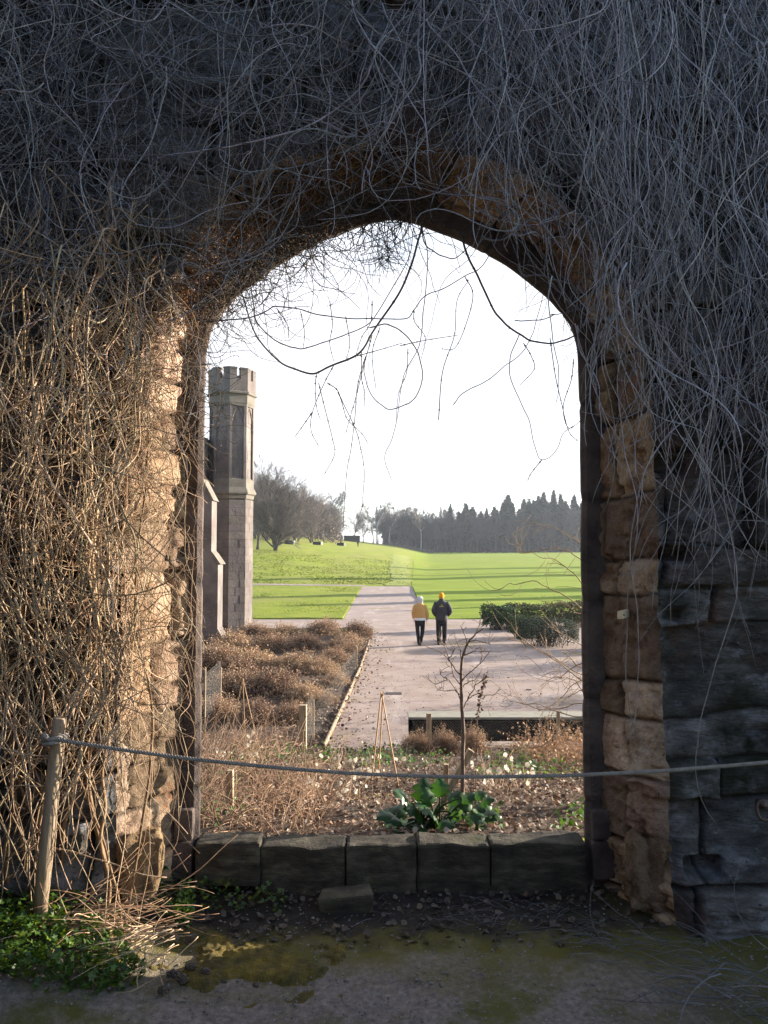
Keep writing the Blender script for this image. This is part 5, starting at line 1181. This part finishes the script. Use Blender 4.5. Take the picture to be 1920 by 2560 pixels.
g = Geo(); g.loft([(0, 0, z, a, b) for z, a, b in [(.74, .12, .11), (.80, .17, .13), (.88, .18, .135), (.95, .165, .12)]], 20)
limb(g, [(-.09, 0, .86), (-.08, .03, .48), (-.045, -.06, .08)], [.098, .068, .05]); limb(g, [(.09, 0, .86), (.085, .02, .46), (.03, .02, .07)], [.098, .068, .052])
shift(remesh(g, .011, 3), q).build('trousers', MT['black'], wt, smooth=True)
for (x, y, pz_) in ((-.04, -.02, .035), (.03, .06, .0)):
    g = Geo(); g.loft([(x, y, pz_ + z, a, b) for z, a, b in [(0, .042, .12), (.03, .046, .125), (.06, .043, .10), (.11, .045, .06)]], 14); shift(g, q).build('shoe', MT['boot'], wt, smooth=True)
g = Geo(); g.blob((0, .0, 1.565), (.108, .112, .108), 4, .12, 3); g.blob((.01, -.03, 1.48), (.08, .06, .09), 4, .15, 3); g.blob((-.03, -.05, 1.44), (.03, .03, .06), 3, .1, 3); g.blob((.07, 0, 1.50), (.04, .06, .06), 3, .1, 3)
shift(remesh(g, .009, 2), q).build('hair', MT['hair'], wt, smooth=True)
# man: dark jacket, orange hat
mt_, q = person_at(1104, 1612, 'person in a charcoal jacket and orange knitted hat walking away')
g = Geo()
g.loft([(0, .03, 1.6 + z, r_, r_ * 1.14) for z, r_ in [(-.12, .055), (-.05, .056), (0, .068), (.05, .08), (.1, .078), (.14, .056), (.155, .02)]])
g.loft([(0, 0, z, a, b) for z, a, b in [(.84, .10, .09), (.97, .165, .12), (1.15, .16, .115), (1.38, .19, .12), (1.47, .16, .09), (1.53, .06, .058)]])
g.blob((0, .115, 1.63), (.013, .022, .02), 2, .05)
for s_ in (1, -1): g.blob((s_ * .08, .03, 1.64), (.012, .022, .03), 2, .05)
LA = [(-.18, 0, 1.45), (-.265, -.05, 1.17), (-.17, .10, .97)]; RA = [(.18, 0, 1.45), (.29, -.06, 1.17), (.19, .10, .98)]
for A_l, s_ in ((LA, 1), (RA, -1)): limb(g, A_l, [.055, .045, .03]); hand(g, A_l[-1], (.15 * s_, .2, -1), s_)
for A_l in ([(-.09, 0, .88), (-.09, .02, .48), (-.085, -.02, .09)], [(.09, 0, .88), (.10, .05, .50), (.10, .12, .12)]): limb(g, A_l, [.08, .055, .04])
shift(remesh(g, .008, 3), q).build('body', MT['skin'], mt_, smooth=True)
g = Geo(); g.loft([(0, 0, z, a, b) for z, a, b in [(.84, .205, .15), (.88, .21, .155), (1.05, .21, .15), (1.25, .215, .15), (1.4, .21, .145), (1.48, .15, .105), (1.53, .088, .08), (1.585, .085, .082)]], 20)
limb(g, [(-.17, 0, 1.44), (-.275, -.05, 1.17), (-.19, .08, .99)], [.085, .078, .06]); limb(g, [(.17, 0, 1.44), (.30, -.06, 1.17), (.21, .08, .99)], [.085, .078, .06])
shift(remesh(g, .011, 3), q).build('jacket', MT['jacket'], mt_, smooth=True)
g = Geo(); g.box((.0, -.151, 1.365), (.05, .006, .035), bev=.002); g.box((0, -.153, 1.315), (.16, .006, .016), bev=.002); shift(g, q).build('back_print', MT['logo'], mt_)
g = Geo(); g.loft([(0, 0, z, a, b) for z, a, b in [(.74, .13, .12), (.82, .185, .14), (.92, .19, .14)]], 20)
limb(g, [(-.095, 0, .87), (-.10, .02, .48), (-.09, -.02, .08)], [.105, .088, .07]); limb(g, [(.095, 0, .87), (.11, .05, .50), (.105, .12, .12)], [.105, .09, .07])
shift(remesh(g, .011, 3), q).build('trousers', MT['black'], mt_, smooth=True)
for (x, y, pz_) in ((-.09, .02, 0.), (.105, .16, .03)):
    g = Geo(); g.loft([(x, y, pz_ + z, a, b) for z, a, b in [(0, .05, .14), (.035, .053, .145), (.07, .05, .12), (.13, .055, .07)]], 14); shift(g, q).build('boot', MT['boot'], mt_, smooth=True)
g = Geo(); g.loft([(0, .02, 1.6 + z, a, a * 1.1) for z, a in [(.0, .086), (.03, .094), (.07, .094), (.12, .085), (.16, .062), (.185, .03), (.19, .01)]], 18); shift(g, q).build('knitted_hat', MT['orange'], mt_, smooth=True)

# ------------------------------------------------------------------ trees
def tree_geo(seed, h, spread=.5, low=.2, n1=18, n2=8, n3=6, n4=4, tr=.02, up=.5, multi=1, fine=.012, lean=0.):
    r = np.random.default_rng(seed); tk, tw = Geo(), Geo(); lev = [[] for _ in range(5)]
    bc = np.array([1, 1, 1.])
    for m_ in range(multi):
        a = r.uniform(0, 6.28); ln = h * (1 if m_ == 0 else r.uniform(.6, .85)); d = np.array([math.cos(a) * (.45 if m_ else lean), math.sin(a) * (.45 if m_ else lean), 1.])
        p = strands(1, np.zeros((1, 3)), unit(d[None]), np.array([ln * .95]), 14, .05, -.04, seed + m_)[0]; R = tr * h * (1 if m_ == 0 else .6) * (1 - np.linspace(0, 1, 14)) ** .8 + .012
        R[0] *= 1.5; tk.tube(p, R, 7, bc); lev[0].append((p, R, ln))
    def children(par, n_, frac, f0, ang, upb, M_, seed2, rf):
        P_, R_, LN = par; N = len(P_) * n_; st, dd, ln, rr = np.zeros((N, 3)), np.zeros((N, 3)), np.zeros(N), np.zeros(N); k = 0
        for p, R, L_ in zip(P_, R_, LN):
            t_ = f0 + (1 - f0) * (np.arange(n_) + r.uniform(size=n_)) / n_; i = np.clip((t_ * (len(p) - 1)), 0, len(p) - 1.001); ii = i.astype(int); fr = (i - ii)[:, None]
            st[k:k + n_] = p[ii] * (1 - fr) + p[ii + 1] * fr; tan = unit(p[ii + 1] - p[ii]); pr = unit(np.cross(tan, r.normal(size=(n_, 3))))
            dd[k:k + n_] = tan * math.cos(ang) + pr * math.sin(ang) + [0, 0, upb]; ln[k:k + n_] = L_ * frac * (1.1 - .55 * t_) * r.uniform(.7, 1.2, n_); rr[k:k + n_] = R[ii] * rf; k += n_
        pts = strands(N, st, dd, ln, M_, .10, -.05 * upb, seed2); return pts, rr[:, None] * np.linspace(1, .3, M_)[None] + fine * .5, ln
    L0 = ([x[0] for x in lev[0]], [x[1] for x in lev[0]], [x[2] for x in lev[0]])
    c1 = children(L0, n1, spread, low, rad(52), up * .5, 9, seed + 20, .5); tk.tubes(c1[0], np.maximum(c1[1], .015), 5, bc)
    c2 = children((list(c1[0]), list(c1[1]), c1[2]), n2, .55, .2, rad(42), up * .35, 7, seed + 30, .5); tw.tubes(c2[0], np.maximum(c2[1], .010), 3, tints(len(c2[0]), .7, 1.1, seed) * .8, cap=False)
    c3 = children((list(c2[0]), list(c2[1]), c2[2]), n3, .6, .15, rad(38), up * .3, 5, seed + 40, .5); tw.tubes(c3[0], np.full(c3[0].shape[:2], fine), 3, tints(len(c3[0]), .7, 1.2, seed), cap=False)
    if n4:
        c4 = children((list(c3[0]), list(c3[1]), c3[2]), n4, .65, .2, rad(36), up * .2, 4, seed + 50, .5); tw.tubes(c4[0], np.full(c4[0].shape[:2], fine * .7), 3, tints(len(c4[0]), .8, 1.3, seed), cap=False)
    return tk, tw
def tmat(nm, c): 
    return M(nm, [tuple(x * .85 for x in c), c], .4, .9, 0, tint=True)
MT['tw_brown'] = tmat('brown_twigs', (.15, .122, .105)); MT['tw_grey'] = tmat('grey_twigs', (.105, .092, .09)); MT['tw_red'] = tmat('reddish_twigs', (.17, .13, .11))
def tree_proto(name, lab, cat, grp, geo, tm, bm_='bark'):
    t_ = thing(name, (0, 0, 0), lab, cat, grp); geo[0].build('trunk', MT[bm_], t_); geo[1].build('crown', MT[tm], t_); return t_
def put(proto, first, px_, d, s_, rz, lab, grp=None, sink=.15, x=None):
    o = proto if first else copy_tree(proto); xx = (px_ - 960) / F * d if x is None else x
    wf_ = 1 + .3 * math.sin(7.3 * d + px_) if 'conifer' in lab else 1
    o.location = (xx, d, float(ground(xx, d)) - sink); o.scale = (s_ * wf_, s_ * wf_, s_); o.rotation_euler.z = rz; o['label'] = lab
    if grp: o['group'] = grp
    return o
# the big spreading tree on the slope, plus the trees by the gap
bt = tree_proto('spreading_tree', 'x', 'tree', None, tree_geo(501, 14.5, .62, .06, 20, 10, 7, 4, .022, .75, 5, .011), 'tw_brown'); put(bt, True, 690, 125, .92, .4, 'large bare spreading tree with low forking stems on the green slope')
b2 = tree_proto('bare_tree', 'x', 'tree', None, tree_geo(502, 14, .5, .2, 20, 8, 7, 4, .02, .55, 1, .02), 'tw_grey'); put(b2, True, 832, 228, 1.0, 1.2, 'round crowned bare tree standing next to the gap on the skyline')
put(b2, False, 885, 262, .72, 2.2, 'slim bare tree standing in the skyline gap, the one nearer the round crowned tree')
put(b2, False, 908, 262, .66, 4.2, 'slim bare tree standing in the skyline gap, the one nearer the far wood')
put(b2, False, 645, 128, .85, 3.2, 'bare tree with a thick ivy trunk at the turret edge')
b3 = tree_proto('hillside_tree', 'x', 'tree', 'bare trees of the hillside wood', tree_geo(503, 14, .5, .12, 18, 8, 6, 3, .016, .6, 2, .014), 'tw_red')
b4 = tree_proto('hillside_tree', 'x', 'tree', 'bare trees of the hillside wood', tree_geo(504, 13, .52, .08, 18, 8, 6, 3, .016, .6, 3, .014), 'tw_brown')
r = np.random.default_rng(510); fst = {0: True, 1: True}
for k in range(46):
    d = r.uniform(155, 262); px_ = r.uniform(600, 848) - (0 if d > 190 else 40)
    if px_ > 790 and d < 215: d = r.uniform(225, 262)
    pi = k % 2; o = put([b3, b4][pi], fst[pi], px_, d, r.uniform(.85, 1.15) * np.interp(px_, [560, 700, 850], [1.15, 1.0, .75]), r.uniform(0, 6.28), 'bare brown tree crowded in the wood on the hillside behind the turret'); fst[pi] = False
# far wood
def conifer(seed, h):
    r = np.random.default_rng(seed); tk, cr = Geo(), Geo()
    tk.tube(np.array([[0, 0, -.3], [.05, 0, h * .5], [0, .05, h]]), [.28, .2, .04], 6)
    N = 2600; z = h * (.18 + .82 * r.uniform(size=N) ** .8); lay = np.round(z / 1.5) * 1.5; z = lay + .5 * r.normal(size=N)
    ph = r.uniform(0, 6.28, N); rr = 3.3 * ((h - z).clip(.02) / h) ** .42 * (.5 + .6 * r.uniform(size=N)) * (1 + .55 * fbm(np.c_[lay, np.cos(ph) * 1.3, np.sin(ph) * 1.3], 3, seed)); t_ = r.uniform(.15, 1, N) ** .6
    p = np.c_[rr * t_ * np.cos(ph), rr * t_ * np.sin(ph), z - .25 * rr * t_]; cr.leaves(p, r.uniform(.5, 1.1, N), unit(np.c_[r.normal(size=(N, 2)) * .5, np.ones(N)]), 'oval', tints(N, .6, 1.4, seed), .3, seed=seed, up=np.c_[-np.sin(ph), np.cos(ph), 0 * ph])
    return tk, cr
MT['cf'] = tmat('dark_needles', (.03, .045, .028)); MT['bcone'] = tmat('larch_twigs', (.12, .10, .085))
cp_ = [tree_proto('conifer_tree', 'x', 'tree', 'conifers of the far wood', conifer(601 + k, [19, 21, 17][k]), 'cf') for k in range(3)]
wb = [tree_proto('woodland_tree', 'x', 'tree', 'bare trees of the far wood', tree_geo(611 + k, 18, .34, .32, 18, 6, 6, 3, .011, .8, 1, .035), 'tw_grey') for k in range(3)]
bi = tree_proto('birch_tree', 'x', 'tree', 'pale trunked birches of the far wood', tree_geo(620, 19, .26, .4, 18, 6, 6, 3, .011, .8, 1, .03), 'tw_brown', 'birch')
fc, fw = {0: 1, 1: 1, 2: 1}, {0: 1, 1: 1, 2: 1}
r = np.random.default_rng(630)
for row, d0 in enumerate((286, 294, 303, 313, 324)):
    for px_ in np.arange(925 + row * 5, 1530, 13 if row < 2 else 16):
        d = d0 + r.uniform(-4, 4); x_ = px_ + r.uniform(-6, 6); con = r.uniform() < np.interp(x_, [1080, 1200, 1330], [.02, .62, .9]); k = int(r.integers(0, 3))
        top = np.interp(x_, [930, 1000, 1120, 1200, 1300, 1400, 1480], [.8, .98, .98, .93, .97, 1.02, 1.1])
        if x_ < 950 and row < 2: continue
        if con and row > 0: put(cp_[k], bool(fc[k]), x_, d, top * r.uniform(.72, 1.1), r.uniform(0, 6), 'dark conifer in the far wood beyond the lawn'); fc[k] = 0
        else: put(wb[k], bool(fw[k]), x_, d, top * r.uniform(.72, .98), r.uniform(0, 6), 'tall thin bare tree in the far wood beyond the lawn'); fw[k] = 0
for k, (px_, s_, lab) in enumerate([(942, .95, 'pale trunked birch pair member at the gap edge of the far wood, nearer the gap'), (933, .9, 'darker birch leaning at the very gap edge of the far wood'), (1052, .98, 'lone tall birch with a pale trunk standing before the far wood'), (973, .8, 'short birch with a white foot near the gap end of the far wood')]):
    put(bi, k == 0, px_, 276 + 2 * k, s_, k * 1.9, lab)
lc = copy_tree(wb[1]); lc.location = (float((1113 - 960) / F * 300), 300, float(ground(28, 300))); lc.scale = (.55, .55, 1.02); lc['label'] = 'slender pointed larch rising above the bare trees of the far wood'; lc['group'] = 'larches'
g = Geo(); N = 24000; r = np.random.default_rng(640); d = r.uniform(328, 372, N); u = r.uniform(.0, .34, N); x = u * d; hz = np.interp(u, [.0, .05, .13, .2, .34], [9, 12, 13, 15, 16]); z = ground(x, d) + hz * r.uniform(size=N) ** .9 * (.75 + .35 * fbm(np.c_[x * .12, d * .02, 0 * x], 3, 4))
g.leaves(np.c_[x, d, z], r.uniform(.8, 1.9, N), None, 'oval', tints(N, .5, 1.2, 9) * np.array([.05, .048, .046]), .4, seed=77)
tag(g.build('deep_wood', MT['twigs']), 'dim depth of the far wood behind its front trees', 'wood', kind='stuff')
g = Geo(); N = 9000; d = r.uniform(200, 285, N); u = r.uniform(-.30, -.055, N); x = u * d; z = ground(x, d) + 7 * r.uniform(size=N) ** 1.2 * np.interp(u, [-.25, -.08, -.055], [1.5, .9, .3])
g.leaves(np.c_[x, d, z], r.uniform(.3, 1.0, N), None, 'oval', tints(N, .6, 1.3, 10) * np.array([.12, .082, .065]), .22, seed=78)
tag(g.build('hillside_scrub', MT['twigs']), 'brown scrub under the bare trees of the turret hillside', 'scrub', kind='stuff')
g = Geo(); N = 2600; r = np.random.default_rng(650); x = r.uniform(2, 18, N); d = 279 + r.uniform(-4, 4, N); g.leaves(np.c_[x, d, ground(x, d) + .9 * r.uniform(size=N) ** 2], r.uniform(.3, .8, N), None, 'oval', tints(N, .6, 1.3, 11) * np.array([.16, .12, .09]), .22, seed=79)
tag(g.build('wood_edge_scrub', MT['twigs']), 'low brown scrub along the gap end foot of the far wood', 'scrub', kind='stuff')
# trees out of the frame to the right, which throw the long shadows over the lawn
for k, (x, d, s_) in enumerate([(66, 83, .8), (61, 80, .7), (80, 114, .85), (108, 152, 1.), (56, 70, .6), (46, 60, .55), (64, 81, .75), (78, 112, .9), (58, 71, .62), (104, 150, 1.1), (96, 128, .95), (50, 62, .5)]):
    put(cp_[k % 3], False, 0, d, s_, k, 'conifer standing out beyond the side of the mown lawn', 'conifers beside the mown lawn', x=x)

# small things on the slope
for k, (px_, py, w_, d, lab) in enumerate([(722, 1366, 1.0, 150, 'dark log seat with a pale end closest to the spreading tree'), (792, 1366, .9, 165, 'dark log seat with a pale end midway along the slope'), (851, 1362, .7, 190, 'farthest dark log seat on the slope')]):
    x = (px_ - 960) / F * d; z = float(ground(x, d)); t_ = thing('log_seat', (x, d, z), lab, 'log seat', 'log seats on the slope')
    g = Geo(); g.box((x, d, z + .35), (1.7, .8, .75), bev=.15, jit=.05); g.build('log', MT['darkwood'], t_)
    g = Geo(); g.box((x + 1.0, d, z + .33), (.3, .7, .66), bev=.08); g.build('log_end', MT['pale'], t_)
x = (880 - 960) / F * 255; z = float(ground(x, 255)); hs = thing('field_shelter', (x, 255, z), 'long low dark shelter on the skyline in the gap between the trees', 'shelter')
g = Geo(); g.box((x, 255, z + .7), (5.2, 3, 1.6), bev=.05); g.build('wall', MT['darkwood'], hs); g = Geo(); g.prism([[x - 2.8, 253.2], [x + 2.8, 253.2], [x + 2.8, 256.8], [x - 2.8, 256.8]], z + 1.52, z + 2.0, .9); g.build('roof', MT['darkwood'], hs)
x = (895 - 960) / F * 200; z = float(ground(x, 200)); fp = thing('person', (x, 200, z), 'tiny distant person in dark clothes on the upper slope', 'person')
g = Geo(); g.loft([(0, 0, zz, a, a * .7) for zz, a in [(.85, .17), (1.1, .2), (1.4, .22), (1.5, .08), (1.56, .08), (1.65, .1), (1.76, .07)]], 12); limb(g, [(-.1, 0, .9), (-.1, .05, .5), (-.1, 0, 0)], [.11, .08, .06]); limb(g, [(.1, 0, .9), (.1, -.05, .5), (.12, .1, 0)], [.11, .08, .06]); limb(g, [(-.2, 0, 1.4), (-.28, 0, 1.1), (-.25, .1, .85)], [.07, .06, .04]); limb(g, [(.2, 0, 1.4), (.28, 0, 1.1), (.25, .1, .85)], [.07, .06, .04])
shift(remesh(g, .03, 2), np.array([x, 200, z])).build('body', MT['black'], fp, smooth=True)

# the air itself
m = bpy.data.materials.new('hazy_air'); m.use_nodes = True; nn_ = m.node_tree.nodes; nn_.clear()
ou = nn_.new('ShaderNodeOutputMaterial'); pv = nn_.new('ShaderNodeVolumePrincipled'); pv.inputs['Color'].default_value = (.78, .86, 1, 1); pv.inputs['Density'].default_value = .00024; pv.inputs['Anisotropy'].default_value = .3
m.node_tree.links.new(pv.outputs[0], ou.inputs['Volume'])
bm = bmesh.new(); bmesh.ops.create_cube(bm, size=1); g = Geo()
for v in bm.verts: v.co = Vector((v.co.x * 2500, v.co.y * 1560, v.co.z * 46))
g.bm(bm, (0, 740, 15)); tag(g.build('haze', m, org=(0, 740, -8)), kind='stuff')
SC.cycles.volume_bounces = 0
